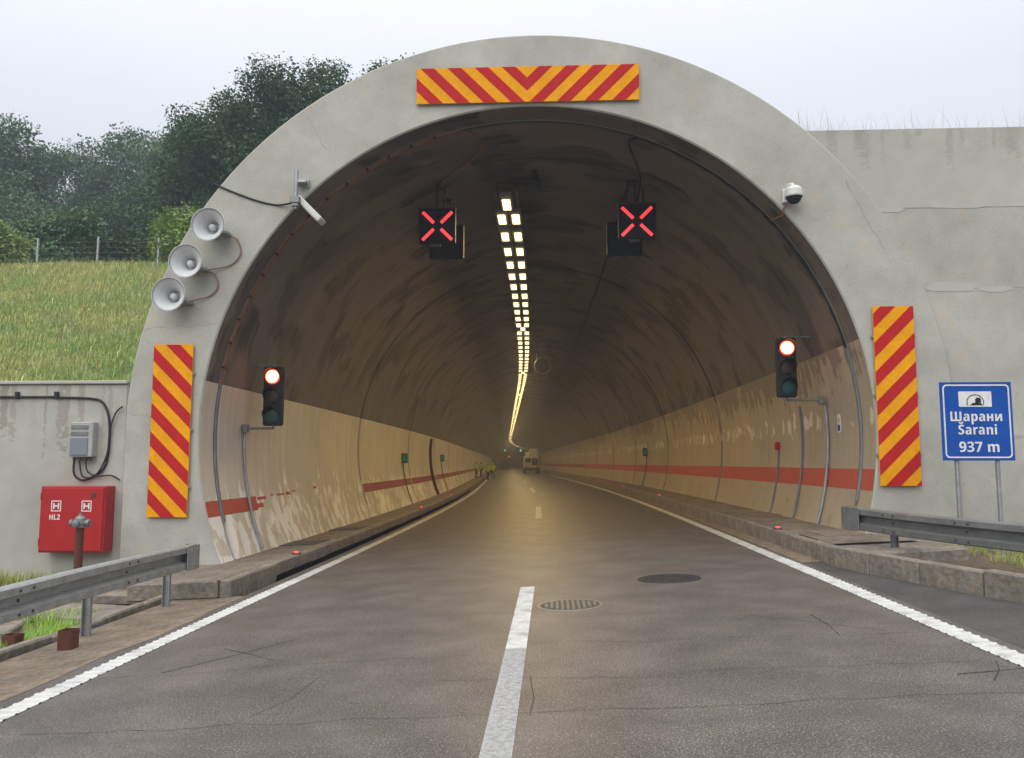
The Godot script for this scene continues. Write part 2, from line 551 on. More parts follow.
# ---------------------------------------------------------------- road
func build_road() -> void:
	var road := setting("road")
	var st := S()
	var wear := FastNoiseLite.new()
	wear.seed = 17; wear.frequency = 1.0; wear.fractal_octaves = 4
	for run in [[45.0, -11.5, 0.5], [-11.5, -400.0, 0.6]]:
		var q := zs(run[0], run[1], run[2])
		st.set_smooth_group(1)
		for i in q.size() - 1:
			for k in 20:
				for t in [[0, 0], [0, 1], [1, 1], [0, 0], [1, 1], [1, 0]]:
					var x := lerpf(-4.34, 3.72, (k + t[0]) / 20.0)
					var z0: float = q[i + t[1]]
					var v := 1.0 + 0.16 * wear.get_noise_2d(x * 0.9, z0 * 0.11)
					st.set_color(Color(v, v, v))
					st.add_vertex(rd(x, z0))
	part(road, "carriageway", st, mats.asphalt)
	# right shoulder, widening towards the camera
	st = S()
	st.set_smooth_group(1)
	var z := -12.6
	while z < 30.0:
		var zn := z + 0.6
		quad(st, rd(3.722, z, -0.004), rd(kerb_x(z), z, -0.012), rd(kerb_x(zn), zn, -0.012), rd(3.722, zn, -0.004))
		z = zn
	part(road, "shoulder", st, mats.shoulder_asphalt)
	st = S()
	strip(st, 3.722, 4.03, -12.6, -400.0, -0.006)
	part(road, "gutter", st, mats.apron_concrete)
	# edge lines and their ribs
	for e in [[-4.15, -3.95], [3.42, 3.62]]:
		var line := setting("edge_line")
		st = S()
		strip(st, e[0], e[1], 30.0, -13.0, 0.004, 1, 1.0)
		part(line, "paint", st, mats.road_paint)
		st = S()
		strip(st, e[0], e[1], -13.0, -260.0, 0.004, 1, 1.0)
		part(line, "paint", st, mats.road_paint)
		st = S()
		z = 4.0
		while z > -13.0:
			var w := 0.05
			var a := rd(e[0] - 0.008 + rng.randf() * 0.01, z, 0.004)
			var b := rd(e[1] + 0.008 - rng.randf() * 0.01, z, 0.004)
			var up := Vector3(0, 0.008, 0)
			var f := Vector3(0, 0, w / 2)
			var g := Vector3(0, 0, w / 5)
			quad(st, a + f, a + g + up, b + g + up, b + f)
			quad(st, a + g + up, a - g + up, b - g + up, b + g + up)
			quad(st, a - g + up, a - f, b - f, b - g + up)
			z -= 0.14
		stuff(part(line, "ribs", st, mats.road_paint))
	# broken centre line
	var centre := setting("centre_line")
	for d in [[-7.6, -11.3, "road_paint"], [-2.0, -7.6, "road_paint_worn"], [-25.0, -32.0, "road_paint"], [-47.0, -56.0, "road_paint"], [-70.0, -79.0, "road_paint"], [-92.0, -101.0, "road_paint"], [-114.0, -123.0, "road_paint"]]:
		st = S()
		strip(st, -0.42, -0.23, d[0], d[1], 0.004, 1, 1.0)
		part(centre, "dash", st, mats[d[2]])
	# fine cracks that wander across the lanes, and a few scored marks
	var crack_runs := []
	for c in [[-3.6, 3.3, -5.6], [-0.9, 3.4, -6.6], [-3.9, -0.6, -7.1], [-0.3, 3.4, -7.8], [-3.9, 0.0, -9.2], [0.2, 3.4, -9.0]]:
		var run := []
		var zc: float = c[2]
		var xc: float = c[0]
		while xc < c[1]:
			run.append(Vector2(xc, zc))
			xc += rng.randf_range(0.12, 0.3)
			zc += rng.randf_range(-0.06, 0.06)
		crack_runs.append([run, 0.005])
	crack_runs.append([[Vector2(-0.15, -5.6), Vector2(-0.13, -6.0), Vector2(-0.17, -6.6)], 0.006])
	crack_runs.append([[Vector2(-2.1, -5.8), Vector2(-1.95, -6.2), Vector2(-1.9, -6.9)], 0.006])
	for m in [[2.0, -8.7, 3.0, -7.7], [2.55, -7.6, 2.6, -8.6], [2.9, -6.2, 3.45, -6.3], [3.05, -6.0, 3.35, -6.55], [-3.4, -7.2, -2.6, -8.4], [-3.2, -8.1, -2.5, -7.5]]:
		crack_runs.append([[Vector2(m[0], m[1]), Vector2((m[0] + m[2]) / 2 + 0.03, (m[1] + m[3]) / 2), Vector2(m[2], m[3])], 0.011])
	for run in crack_runs:
		st = S()
		var pts: Array = run[0]
		for i in pts.size() - 1:
			var a: Vector2 = pts[i]
			var b: Vector2 = pts[i + 1]
			var n: Vector2 = (b - a).orthogonal().normalized() * run[1] * rng.randf_range(0.3, 0.7)
			quad(st, rd(a.x + n.x, a.y + n.y, 0.003), rd(b.x + n.x, b.y + n.y, 0.003), rd(b.x - n.x, b.y - n.y, 0.003), rd(a.x - n.x, a.y - n.y, 0.003))
		part(road, "crack", st, mats.crack)
	# manhole covers
	manhole("manhole_cover", "worn cast iron manhole cover beside the end of the centre line dash", 0.21, -9.75, 0.34, mats.iron)
	manhole("manhole_cover", "dark manhole cover in the middle of the right lane", 1.6, -11.5, 0.38, mats.tar)

func manhole(called: String, label: String, x: float, z: float, r: float, m: Material) -> void:
	var t := thing(called, label, "manhole cover", rd(x, z, 0.0), "manhole covers in the road")
	t.rotation.z = atan(SL)
	var st := S()
	lathe(st, [Vector2(r + 0.05, 0.0), Vector2(r + 0.045, 0.007), Vector2(r + 0.008, 0.007), Vector2(r + 0.006, 0.002)], Transform3D(), 32)
	part(t, "frame", st, mats.iron if m == mats.iron else mats.tar)
	st = S()
	lathe(st, [Vector2(r, 0.001), Vector2(r - 0.006, 0.008), Vector2(0.0, 0.008)], Transform3D(), 32)
	part(t, "cover", st, mats.tar if m == mats.tar else mats.iron_dark)
	st = S()
	var k := -r * 0.8
	while k < r * 0.85:
		var j := -r * 0.8
		while j < r * 0.85:
			if Vector2(k, j).length() < r * 0.9:
				bx(st, Vector3(k, 0.0095, j), Vector3(0.035, 0.006, 0.035), 0.002, Basis(Vector3.UP, 0.78 * ((int(k * 100) + int(j * 100)) % 2)))
			j += 0.062
		k += 0.062
	stuff(part(t, "studs", st, m))

func build_kerbs() -> void:
	for side in [-1.0, 1.0]:
		var kerb := setting("kerb")
		var stone: Array = []
		var lip: Array = []
		for v in 3:
			var st := S()
			bx(st, Vector3.ZERO, Vector3(0.16, 0.38, 0.985), 0.014 + 0.004 * v)
			stone.append(commit(st))
			st = S()
			bx(st, Vector3(0, 0.085, 0), Vector3(0.16, 0.21, 0.985), 0.012 + 0.003 * v)
			lip.append(commit(st))
		# single stones as far as they can be told apart, then one run
		var z := -11.5 if side < 0.0 else -12.2
		var x0 := -4.5 - 0.08 if side < 0.0 else 4.02 + 0.08
		while z > -56.0:
			var o := part_mesh(kerb, "kerb_stone", lip[rng.randi() % 3] if side < 0.0 and z < -13.2 else stone[rng.randi() % 3], mats.kerb_concrete)
			o.position = rd(x0 + rng.randf_range(-0.006, 0.006), z - 0.5, 0.25 - 0.19 + rng.randf_range(-0.006, 0.004))
			o.rotation.y = (off(z) - off(z - 1.0)) + rng.randf_range(-0.004, 0.004)
			z -= 1.0
		var st2 := S()
		strip(st2, x0 - 0.08, x0 + 0.08, z, -400.0, 0.25)
		st2.set_smooth_group(-1)
		var q := zs(z, -400.0)
		for i in q.size() - 1:
			quad(st2, rd(x0 - side * 0.08, q[i], -0.1), rd(x0 - side * 0.08, q[i + 1], -0.1), rd(x0 - side * 0.08, q[i + 1], 0.25), rd(x0 - side * 0.08, q[i], 0.25))
		part(kerb, "kerb_run", st2, mats.kerb_concrete)
		if side > 0.0:
			z = -12.2
			while z < 6.0:
				var o := part_mesh(kerb, "kerb_stone", stone[rng.randi() % 3], mats.kerb_concrete)
				var za := z + 0.49
				var xa := kerb_x(za) + 0.08
				o.position = Vector3(xa, SL * kerb_x(za) + 0.26 - 0.19 + rng.randf_range(-0.005, 0.005), za)
				o.rotation.y = atan2(kerb_x(za + 0.5) - kerb_x(za - 0.5), 1.0)
				z += 0.965
		# walkway behind the kerb inside the bore
		var walk := setting("walkway")
		st2 = S()
		if side < 0.0: strip(st2, -5.95, -4.66, -11.5, -400.0, 0.245, 2)
		else: strip(st2, 4.18, 5.45, -12.6, -400.0, 0.245, 2)
		part(walk, "slab", st2, mats.walkway_concrete)
		st2 = S()
		if side < 0.0: bx(st2, Vector3(-5.31, -0.14, -11.62), Vector3(1.29, 0.245, 0.3), 0.02, Basis(Vector3.BACK, atan(SL)))
		else: bx(st2, Vector3(4.95, 0.25, -12.25), Vector3(1.5, 0.42, 1.2), 0.03, Basis(Vector3.BACK, atan(SL)) * Basis(Vector3.UP, 0.1))
		part(walk, "end_block", st2, mats.kerb_concrete)
		# covers let into the walkway
		for zc in ([-17.2, -21.0] if side < 0.0 else [-14.2, -19.0]):
			st2 = S()
			bx(st2, rd(-5.15 if side < 0.0 else 4.8, zc, 0.25), Vector3(0.75, 0.02, 1.1), 0.004, Basis(Vector3.BACK, atan(SL)))
			part(walk, "cover_plate", st2, mats.dark_grey if side < 0.0 else mats.apron_concrete)
	# slot drain at the foot of the left kerb
	var drain := setting("slot_drain")
	var st := S()
	strip(st, -4.68, -4.3, -12.6, -400.0, -0.16)
	for q in [zs(-13.4, -400.0)]:
		for i in q.size() - 1: quad(st, rd(-4.64, q[i], -0.16), rd(-4.64, q[i + 1], -0.16), rd(-4.64, q[i + 1], 0.14), rd(-4.64, q[i], 0.14))
	part(drain, "channel", st, mats.black)
	# concrete apron and low edging outside, left
	var verge := setting("verge")
	st = S()
	st.set_smooth_group(1)
	var z := 20.0
	var e := 0.0
	while z > -11.6:
		var en := rng.randf_range(-0.05, 0.05)
		for k in 3:
			var u0 := lerpf(-5.32, -4.30 + e, k / 3.0)
			var u1 := lerpf(-5.32, -4.30 + e, (k + 1) / 3.0)
			var w0 := lerpf(-5.32, -4.30 + en, k / 3.0)
			var w1 := lerpf(-5.32, -4.30 + en, (k + 1) / 3.0)
			quad(st, rd(u0, z, 0.003), rd(w0, z - 0.4, 0.003), rd(w1, z - 0.4, 0.003), rd(u1, z, 0.003))
		e = en
		z -= 0.4
	part(verge, "apron", st, mats.apron_concrete)
	z = -11.3
	var k := 0
	while z < 4.0:
		st = S()
		bx(st, Vector3.ZERO, Vector3(0.13, 0.22, rng.randf_range(0.9, 0.97)), 0.02)
		var o := part(verge, "edging_stone", st, mats.kerb_concrete)
		o.position = Vector3(-5.42 + rng.randf_range(-0.015, 0.015), -0.30 + rng.randf_range(-0.02, 0.02), z)
		o.rotation = Vector3(rng.randf_range(-0.02, 0.02), rng.randf_range(-0.02, 0.02), 0)
		z += 0.98
		k += 1
	# loose slabs and a cross edging between the apron and the wall
	for s in [[-6.3, -11.9, 1.9, 0.14, 0.5, 0.03], [-6.2, -10.7, 1.3, 0.1, 0.9, -0.2], [-6.9, -9.6, 1.1, 0.08, 0.8, 0.3], [-7.4, -11.2, 0.9, 0.1, 0.6, -0.1], [-6.5, -8.3, 1.0, 0.07, 0.8, 0.12]]:
		st = S()
		bx(st, Vector3(s[0], -0.36 + s[3] / 2, s[1]), Vector3(s[2], s[3], s[4]), 0.02, Basis(Vector3.UP, s[5]))
		part(verge, "concrete_slab", st, mats.kerb_concrete)

# ---------------------------------------------------------------- portal, walls and bore
func build_portal() -> void:
	var t := thing("tunnel_portal", "curved grey concrete portal arch round the tunnel mouth", "tunnel portal")
	var st := S()
	var n := 96
	var inner := []
	var outer := []
	for i in n + 1:
		var a := deg_to_rad(lerpf(208.4, -28.4, float(i) / n))
		inner.append(Vector2(TX + TR * cos(a), TY + TR * sin(a)))
		var o := Vector2(TX + 6.95 * cos(a), TY + 6.95 * sin(a))
		if sin(a) < 0.0: o = Vector2(TX + 6.95 * signf(cos(a)), inner[i].y)
		outer.append(o)
	var zb := ZF - 0.62
	var c := 0.025
	for i in n:
		var p: Array = [inner[i], inner[i + 1], outer[i + 1], outer[i]]
		var mid := Vector2(TX, TY)
		var q := []
		for k in 4:                                   # chamfered front edge
			var v: Vector2 = p[k]
			q.append(v + (v - mid).normalized() * (c if k < 2 else -c))
		st.set_smooth_group(-1)
		quad(st, v3(q[0], ZF), v3(q[3], ZF), v3(q[2], ZF), v3(q[1], ZF))
		quad(st, v3(p[0], ZF - c), v3(q[0], ZF), v3(q[1], ZF), v3(p[1], ZF - c))
		quad(st, v3(p[3], ZF - c), v3(p[2], ZF - c), v3(q[2], ZF), v3(q[3], ZF))
		st.set_smooth_group(3)
		quad(st, v3(p[3], ZF - c), v3(p[3], zb), v3(p[2], zb), v3(p[2], ZF - c))
		st.set_smooth_group(-1)
		quad(st, v3(p[0], zb), v3(p[1], zb), v3(p[2], zb), v3(p[3], zb))
	part(t, "arch_face", st, mats.concrete)
	# reveal of the arch: painted feet, bare concrete above, red band at hand height
	st = S()
	lining(st, 15.6, 171.1, ZF - 0.026, -14.28, TR, 0.0)
	part(t, "reveal", st, mats.sooty_lining)
	st = S()
	lining(st, 171.1, 208.4, ZF - 0.026, -14.28, TR, 0.0)
	part(t, "reveal_foot", st, mats.wall_paint_left)
	st = S()
	lining(st, -28.4, 15.6, ZF - 0.026, -14.28, TR, 0.0)
	part(t, "reveal_foot", st, mats.wall_paint_right)
	for a in [[192.1, 194.9], [-10.0, -6.4]]:
		st = S()
		lining(st, a[0], a[1], ZF - 0.05, -14.27, TR - 0.004, 0.0)
		part(t, "red_band", st, mats.red_band)
	for c2 in [[-7.2, 3.95, -5.75, 4.03], [-6.9, 4.6, -6.0, 4.25], [-4.3, 7.75, -3.9, 7.1], [5.0, 6.4, 5.6, 5.1], [-7.25, 2.5, -6.82, 2.44]]:
		st = S()
		var from := Vector2(c2[0], c2[1])
		var to := Vector2(c2[2], c2[3])
		var last := from
		var side2 := (to - from).orthogonal().normalized()
		for i in range(1, 15):
			var nxt := from.lerp(to, i / 14.0) + side2 * rng.randf_range(-0.03, 0.03)
			var hw := (nxt - last).orthogonal().normalized() * rng.randf_range(0.001, 0.0035)
			quad(st, v3(last + hw, ZF + 0.002), v3(nxt + hw, ZF + 0.002), v3(nxt - hw, ZF + 0.002), v3(last - hw, ZF + 0.002))
			last = nxt
		part(t, "hairline_crack", st, mats.hairline)
	# side walls
	var w := thing("retaining_wall", "low grey concrete retaining wall below the grassy slope", "retaining wall")
	st = S()
	bx(st, Vector3(-23.8, 1.2, -14.05), Vector3(33.0, 3.62, 0.5), 0.02)
	part(w, "wall_face", st, mats.concrete)
	st = S()
	bx(st, Vector3(-23.8, 3.04, -14.03), Vector3(33.0, 0.06, 0.56), 0.012)
	part(w, "coping", st, mats.concrete)
	skin(w, "wall_skin", rect(-17.3, -0.5, -7.32, 2.995), -13.796, 78, Vector3(112, 95, 78), 60)
	w = thing("retaining_wall", "tall grey concrete retaining wall behind the blue sign", "retaining wall")
	var hole := PackedVector2Array()
	for i in 61:
		var a := deg_to_rad(lerpf(-90.0, 90.0, i / 60.0))
		hole.append(Vector2(TX + 6.8 * cos(a), TY + 6.8 * sin(a)))
	hole.append(Vector2(-6.0, TY + 6.8)); hole.append(Vector2(-6.0, TY - 6.8))
	for l in [[-0.4, 2.049], [2.053, 4.553], [4.557, 5.933], [5.937, 7.33]]:
		for q in Geometry2D.clip_polygons(rect(3.5, l[0], 40.0, l[1]), hole):
			st = S()
			prism(st, q, Transform3D(Basis(), Vector3(0, 0, -14.3)), 0.49)
			part(w, "wall_lift", st, mats.concrete)
	for q in Geometry2D.clip_polygons(rect(3.5, -0.38, 40.0, 7.31), hole):
		st = S()
		prism(st, q, Transform3D(Basis(), Vector3(0, 0, -14.29)), 0.47)
		part(w, "wall_core", st, mats.concrete)
	for q in Geometry2D.clip_polygons(rect(3.5, 5.945, 16.0, 7.325), hole):
		skin(w, "wall_skin", q, -13.807, 77, Vector3(128, 128, 122), 70)
	# pale mortar patches along the pour joints and the arch joint
	for s in [[6.75, 4.58, 0.55, 0.10], [7.4, 4.53, 0.35, 0.05], [6.0, 4.62, 0.18, 0.09], [5.2, 5.96, 0.24, 0.09], [5.75, 5.92, 0.30, 0.06], [6.9, 5.95, 0.5, 0.03], [6.9, 2.1, 0.8, 0.07], [5.62, 5.6, 0.10, 0.14]]:
		st = S()
		var poly := PackedVector2Array()
		for i in 14:
			var an := TAU * i / 14
			var rr := rng.randf_range(0.65, 1.1)
			poly.append(Vector2(cos(an) * s[2] * rr, sin(an) * s[3] * rr))
		prism(st, poly, Transform3D(Basis(), Vector3(s[0], s[1], -13.809)), 0.004)
		part(w, "mortar_patch", st, mats.mortar)

# a thin sheet of weathered concrete whose run-off stains start at its top edge
func skin(parent: Node, called: String, poly: PackedVector2Array, z: float, sd: int, tone: Vector3, drips: int) -> void:
	var n := 512
	var r := RandomNumberGenerator.new()
	r.seed = sd
	var stain := PackedFloat32Array()
	stain.resize(n * n)
	var f := FastNoiseLite.new()
	f.seed = sd; f.frequency = 0.03; f.fractal_octaves = 4
	for d in drips:
		var cx := r.randi() % n
		var w := r.randf_range(0.7, 4.5)
		var len := int(n * r.randf_range(0.05, 0.55))
		var k := r.randf_range(0.08, 0.36)
		for y in len:
			for x in range(int(-w) - 1, int(w) + 2):
				var e := absf(x + 2.0 * f.get_noise_2d(d * 31.0, y * 1.5)) / w + 0.5 * f.get_noise_2d((cx + x) * 5.0, y * 0.8)
				if e < 0.9 and f.get_noise_2d((cx + x) * 3.0, y * 2.0 + 900.0) > -0.9 + 1.1 * y / len:
					var i := y * n + (cx + x + n) % n
					stain[i] = maxf(stain[i], k)
	var lo := poly[0]
	var hi := poly[0]
	for p in poly:
		lo = lo.min(p); hi = hi.max(p)
	var aspect := (hi.x - lo.x) / (hi.y - lo.y)
	var g1 := noise_bytes(n, 0.006, sd, 5)
	var g2 := noise_bytes(n, 0.05, sd + 1, 4)
	var t := texture(n, func(i: int) -> Vector3:
		var j := int(i / n / aspect) * n + i % n
		var v := 1.0 + 0.13 * (g1[j] / 255.0 - 0.5) + 0.07 * (g2[j] / 255.0 - 0.5)
		return Vector3(174, 173, 163).lerp(tone, stain[i]) * v)
	var m := mat(called + str(sd), Color.WHITE, 0.92)
	m.albedo_texture = t
	var st := S()
	for k in Geometry2D.triangulate_polygon(poly):
		var p := poly[k]
		st.set_uv(Vector2((p.x - lo.x) / (hi.x - lo.x), (hi.y - p.y) / (hi.y - lo.y)))
		st.add_vertex(v3(p, z))
	part(parent, called, st, m)

func v3(p: Vector2, z: float) -> Vector3:
	return Vector3(p.x, p.y, z)

func build_bore() -> void:
	var t := thing("tunnel", "dim curving tunnel bore with sooty vault and cream lower walls", "tunnel")
	var st := S()
	lining(st, -32.0, 212.0, -14.28, -402.0, TR + 0.16, 0.0, 60, 3.0)
	part(t, "outer_shell", st, mats.black)
	st = S()
	for q in [[zs(-14.0, -402.0, 3.0)]]:
		st.set_smooth_group(1)
		for i in q[0].size() - 1:
			quad(st, rd(-7.5, q[0][i], -0.3), rd(-7.5, q[0][i + 1], -0.3), rd(7.0, q[0][i + 1], -0.3), rd(7.0, q[0][i], -0.3))
	part(t, "invert", st, mats.dark_grey)
	st = S()
	lathe(st, [Vector2(6.2, 0), Vector2(0, 0)], Transform3D(Basis(Vector3.RIGHT, PI / 2), Vector3(TX + off(-401.0), TY, -401.0)), 24, false)
	part(t, "far_end", st, mats.dark_grey)
	var z := -14.44
	while z > -398.0:
		var L := 11.25 if z > -15.0 else 10.2
		var ze := z - L + 0.22
		st = S()
		lining(st, 15.6, 171.1, z, ze, TR, 0.12)
		part(t, "vault_block", st, mats.sooty_lining)
		st = S()
		lining(st, 171.1, 208.4, z, ze, TR, 0.12)
		part(t, "wall_panel", st, mats.wall_paint_left)
		st = S()
		lining(st, -28.4, 15.6, z, ze, TR, 0.12)
		part(t, "wall_panel", st, mats.wall_paint_right)
		# red bands; on the left the first block keeps only scraps
		var zb := ze
		if z > -15.0: zb = -16.15
		st = S()
		lining(st, 192.1, 194.9, z - 0.01, zb, TR - 0.004, 0.0, 2)
		part(t, "red_band", st, mats.red_band if z > -15.0 else mats.red_band_faded)
		if z > -15.0:
			for s in [[-16.15, -16.5, 193.6, 194.5], [-16.2, -16.7, 192.3, 192.9], [-17.4, -17.9, 192.1, 192.5], [-18.0, -18.3, 191.9, 192.6], [-18.4, -18.75, 191.7, 192.0], [-20.2, -20.45, 191.2, 191.9], [-17.0, -17.2, 192.0, 192.35]]:
				st = S()
				lining(st, s[2], s[3], s[0], s[1], TR - 0.004, 0.0, 2)
				part(t, "red_band_scrap", st, mats.red_band)
		st = S()
		lining(st, -10.0, -6.4, z - 0.01, ze, TR - 0.004, 0.0, 2)
		part(t, "red_band", st, mats.red_band if z > -70.0 else mats.red_band_faded)
		z -= L
	# steel conduit set into the first joint, left and right, and cables along it
	for a in [[196.0, 171.0], [-12.0, 15.0]]:
		st = S()
		var pts := []
		for i in 13: pts.append(bore(lerpf(a[0], a[1], i / 12.0), -14.36, TR + 0.01))
		tube(st, pts, 0.045, 8)
		part(t, "joint_conduit", st, mats.zinc_dull)
	var c := tag(Node3D.new(), "orange cable clipped along the tunnel joint over the left haunch", "cable")
	c.name = numbered("joint_cable")
	add_child(c)
	st = S()
	var pc := []
	for i in 41: pc.append(bore(lerpf(171.0, 103.0, i / 40.0), -14.36, TR - 0.005 - 0.012 * sin(i * 1.9)))
	tube(st, pc, 0.028, 6)
	tube(st, spline([bore(103.0, -14.36, TR - 0.01), bore(101.0, -14.6, TR - 0.02), bore(100.5, -15.4, TR - 0.02), bore(108, -16.3, TR - 0.02), Vector3(-2.25, 7.4, -16.45)]), 0.02, 6)
	part(c, "cable", st, mats.cable_orange)
	for i in 14:
		st = S()
		bx(st, bore(168.0 - i * 4.6, -14.36, TR - 0.005), Vector3(0.05, 0.05, 0.09), 0.006, Basis(Vector3.BACK, deg_to_rad(168.0 - i * 4.6)))
		part(c, "clip", st, mats.rust)
	c = tag(Node3D.new(), "black cable clipped along the tunnel joint over the right haunch", "cable")
	c.name = numbered("joint_cable")
	add_child(c)
	st = S()
	pc = []
	for i in 41: pc.append(bore(lerpf(15.0, 70.0, i / 40.0), -14.36, TR - 0.01 - 0.01 * sin(i * 1.7)))
	tube(st, pc, 0.026, 6)
	tube(st, spline([bore(70.0, -14.36, TR - 0.01), bore(71.5, -14.7, TR - 0.03), Vector3(1.75, 7.25, -15.6), Vector3(1.78, 6.95, -16.4)]), 0.022, 6)
	part(c, "cable", st, mats.black_rubber)
	# a cable that runs down the length of the vault
	var lc := tag(Node3D.new(), "thin black cable running along the vault right of the lamps", "cable")
	lc.name = numbered("vault_cable")
	add_child(lc)
	st = S()
	pc = []
	for q in zs(-16.6, -120.0, 1.0): pc.append(bore(69.5, q, TR - 0.03))
	tube(st, pc, 0.025, 6)
	part(lc, "cable", st, mats.black_rubber)

# ---------------------------------------------------------------- lamps
func build_lamps() -> void:
	# cable tray that carries the two rows
	var tray := thing("lamp_tray", "long dark cable tray carrying the two rows of tunnel lamps", "cable tray")
	var st := S()
	for xo in [-1.16, -0.70]:
		var q := zs(-16.8, -300.0, 1.5)
		for i in q.size() - 1:
			var a := Vector3(xo + off(q[i]), 7.36, q[i])
			var b := Vector3(xo + off(q[i + 1]), 7.36, q[i + 1])
			var w := Vector3(0.03, 0, 0)
			var u := Vector3(0, 0.05, 0)
			quad(st, a - w, b - w, b + w, a + w)
			quad(st, a - w, b - w, b - w + u, a - w + u)
			quad(st, a + w, b + w, b + w + u, a + w + u)
	part(tray, "rail", st, mats.lamp_housing)
	for i in 30:
		var z := -17.4 - i * 3.3
		st = S()
		for xo in [-1.16, -0.70]:
			tube(st, [Vector3(xo + off(z), 7.39, z), Vector3(xo + off(z), 7.8, z)], 0.012, 5)
		part(tray, "hanger", st, mats.lamp_housing)
	# one lamp, then its copies
	var spots := []
	for sec in 13:
		var z0 := -18.275 - sec * 16.55
		spots.append([-0.93, z0 + 1.07])
		for k in 11:
			spots.append([-1.09, z0 - 1.45 * k])
			spots.append([-0.77, z0 - 1.45 * k])
	var hs := S()
	bx(hs, Vector3(0, 0.075, 0), Vector3(0.27, 0.11, 1.1), 0.015)
	bx(hs, Vector3(0, 0.155, 0.35), Vector3(0.05, 0.06, 0.05), 0.0)
	bx(hs, Vector3(0, 0.155, -0.35), Vector3(0.05, 0.06, 0.05), 0.0)
	var hm := commit(hs)
	var gs := S()
	bx(gs, Vector3(0, 0.012, 0), Vector3(0.17, 0.024, 0.68), 0.006)
	var gm := commit(gs)
	var n := 0
	for s in spots:
		n += 1
		if n > 299: break
		var row: String = "single lamp that begins a group" if absf(s[0] + 0.93) < 0.01 else ("left row" if s[0] < -1.0 else "right row")
		var sec: int = (n - 1) / 23
		var k: int = ((n - 1) % 23 + 1) / 2
		var where: String = ["nearest the mouth", "second", "third", "fourth", "fifth", "sixth", "seventh", "eighth", "ninth", "tenth", "eleventh"][maxi(k - 1, 0)]
		var grp: String = ["first", "second", "third", "fourth", "fifth", "sixth", "seventh", "eighth", "ninth", "tenth", "eleventh", "twelfth", "farthest"][sec]
		var label: String = "lit tunnel lamp, the single one before the %s group of pairs" % grp if k == 0 else "lit tunnel lamp, %s in the %s of the %s group" % [where, row, grp]
		var t := thing("tunnel_lamp", label, "lamp", Vector3(s[0] + off(s[1]), 7.18, s[1]), "tunnel lamps in two rows")
		t.rotation.y = off(s[1]) - off(s[1] - 1.0)
		part_mesh(t, "housing", hm, mats.lamp_housing)
		part_mesh(t, "lens", gm, mats.lamp_glass)
		var l := AreaLight3D.new()
		l.name = "lamp_light"
		l.area_size = Vector2(0.17, 0.68)
		l.position = Vector3(0, -0.01, 0)
		l.rotation.x = -PI / 2
		l.light_color = Color(1.0, 0.85, 0.58)
		l.light_energy = 1.9
		l.shadow_enabled = true
		t.add_child(l)

	var st2 := S()
	for i in 70:
		var z := -18.275 - 13 * 16.55 - 1.45 * i
		for xo in [-1.09, -0.77]: bx(st2, Vector3(xo + off(z), 7.2, z), Vector3(0.17, 0.024, 0.68))
	var far := part(self, "distant_lamps", st2, mats.lamp_glass)
	tag(far, "last tunnel lamps merging into a thin line in the haze", "lamps")
	stuff(far)

# ---------------------------------------------------------------- fixtures
func striped_board(called: String, label: String, c: Vector3, w: float, h: float, chevron: bool, dir: float) -> void:
	var t := thing(called, label, "warning board", c, "striped boards round the tunnel mouth")
	var st := S()
	bx(st, Vector3(0, 0, -0.012), Vector3(w, h, 0.02), 0.004)
	part(t, "panel", st, mats.board_yellow)
	st = S()
	for y in ([0.0] if chevron else [-h * 0.33, 0.0, h * 0.33]):
		bx(st, Vector3(0, y, -0.042), Vector3(w + (0.0 if chevron else 0.06), 0.05, 0.04), 0.004)
	part(t, "bracket", st, mats.board_back)
	var frame := rect(-w / 2 + 0.004, -h / 2 + 0.004, w / 2 - 0.004, h / 2 - 0.004)
	var polys := []
	if chevron:
		var pitch := 0.475
		for k in range(-1, 8):
			for s in [-1.0, 1.0]:
				# bands rise away from the middle; red and yellow alternate
				var x0: float = k * pitch - 0.115
				var p := V2([x0 - h / 2 - 0.1, -h / 2 - 0.1, x0 + 0.235 - h / 2 - 0.1, -h / 2 - 0.1, x0 + 0.235 + h / 2 + 0.1, h / 2 + 0.1, x0 + h / 2 + 0.1, h / 2 + 0.1])
				for q in Geometry2D.intersect_polygons(p, rect(0.0, -h / 2, w / 2 - 0.004, h / 2)):
					var m := PackedVector2Array()
					for v in q: m.append(Vector2(v.x * s, v.y))
					polys.append(m)
	else:
		var pitch := 0.483
		for k in range(-7, 8):
			# the topmost red band meets the edge a little below the corner on the right board, at the corner on the left one
			var b := 0.243
			var rise := w + 0.02
			var y0 := h / 2 - (0.385 if dir > 0.0 else rise + b + 0.02) - (5 - k) * pitch + pitch * 2.0
			var p := V2([-w / 2 - 0.01, y0, w / 2 + 0.01, y0 + rise, w / 2 + 0.01, y0 + rise + b, -w / 2 - 0.01, y0 + b])
			if dir < 0.0: p = V2([-w / 2 - 0.01, y0 + rise, w / 2 + 0.01, y0, w / 2 + 0.01, y0 + b, -w / 2 - 0.01, y0 + rise + b])
			polys.append(p)
	for p in polys:
		for q in Geometry2D.intersect_polygons(p, frame):
			st = S()
			prism(st, q, Transform3D(Basis(), Vector3(0, 0, -0.001)), 0.004)
			part(t, "red_stripe", st, mats.board_red)

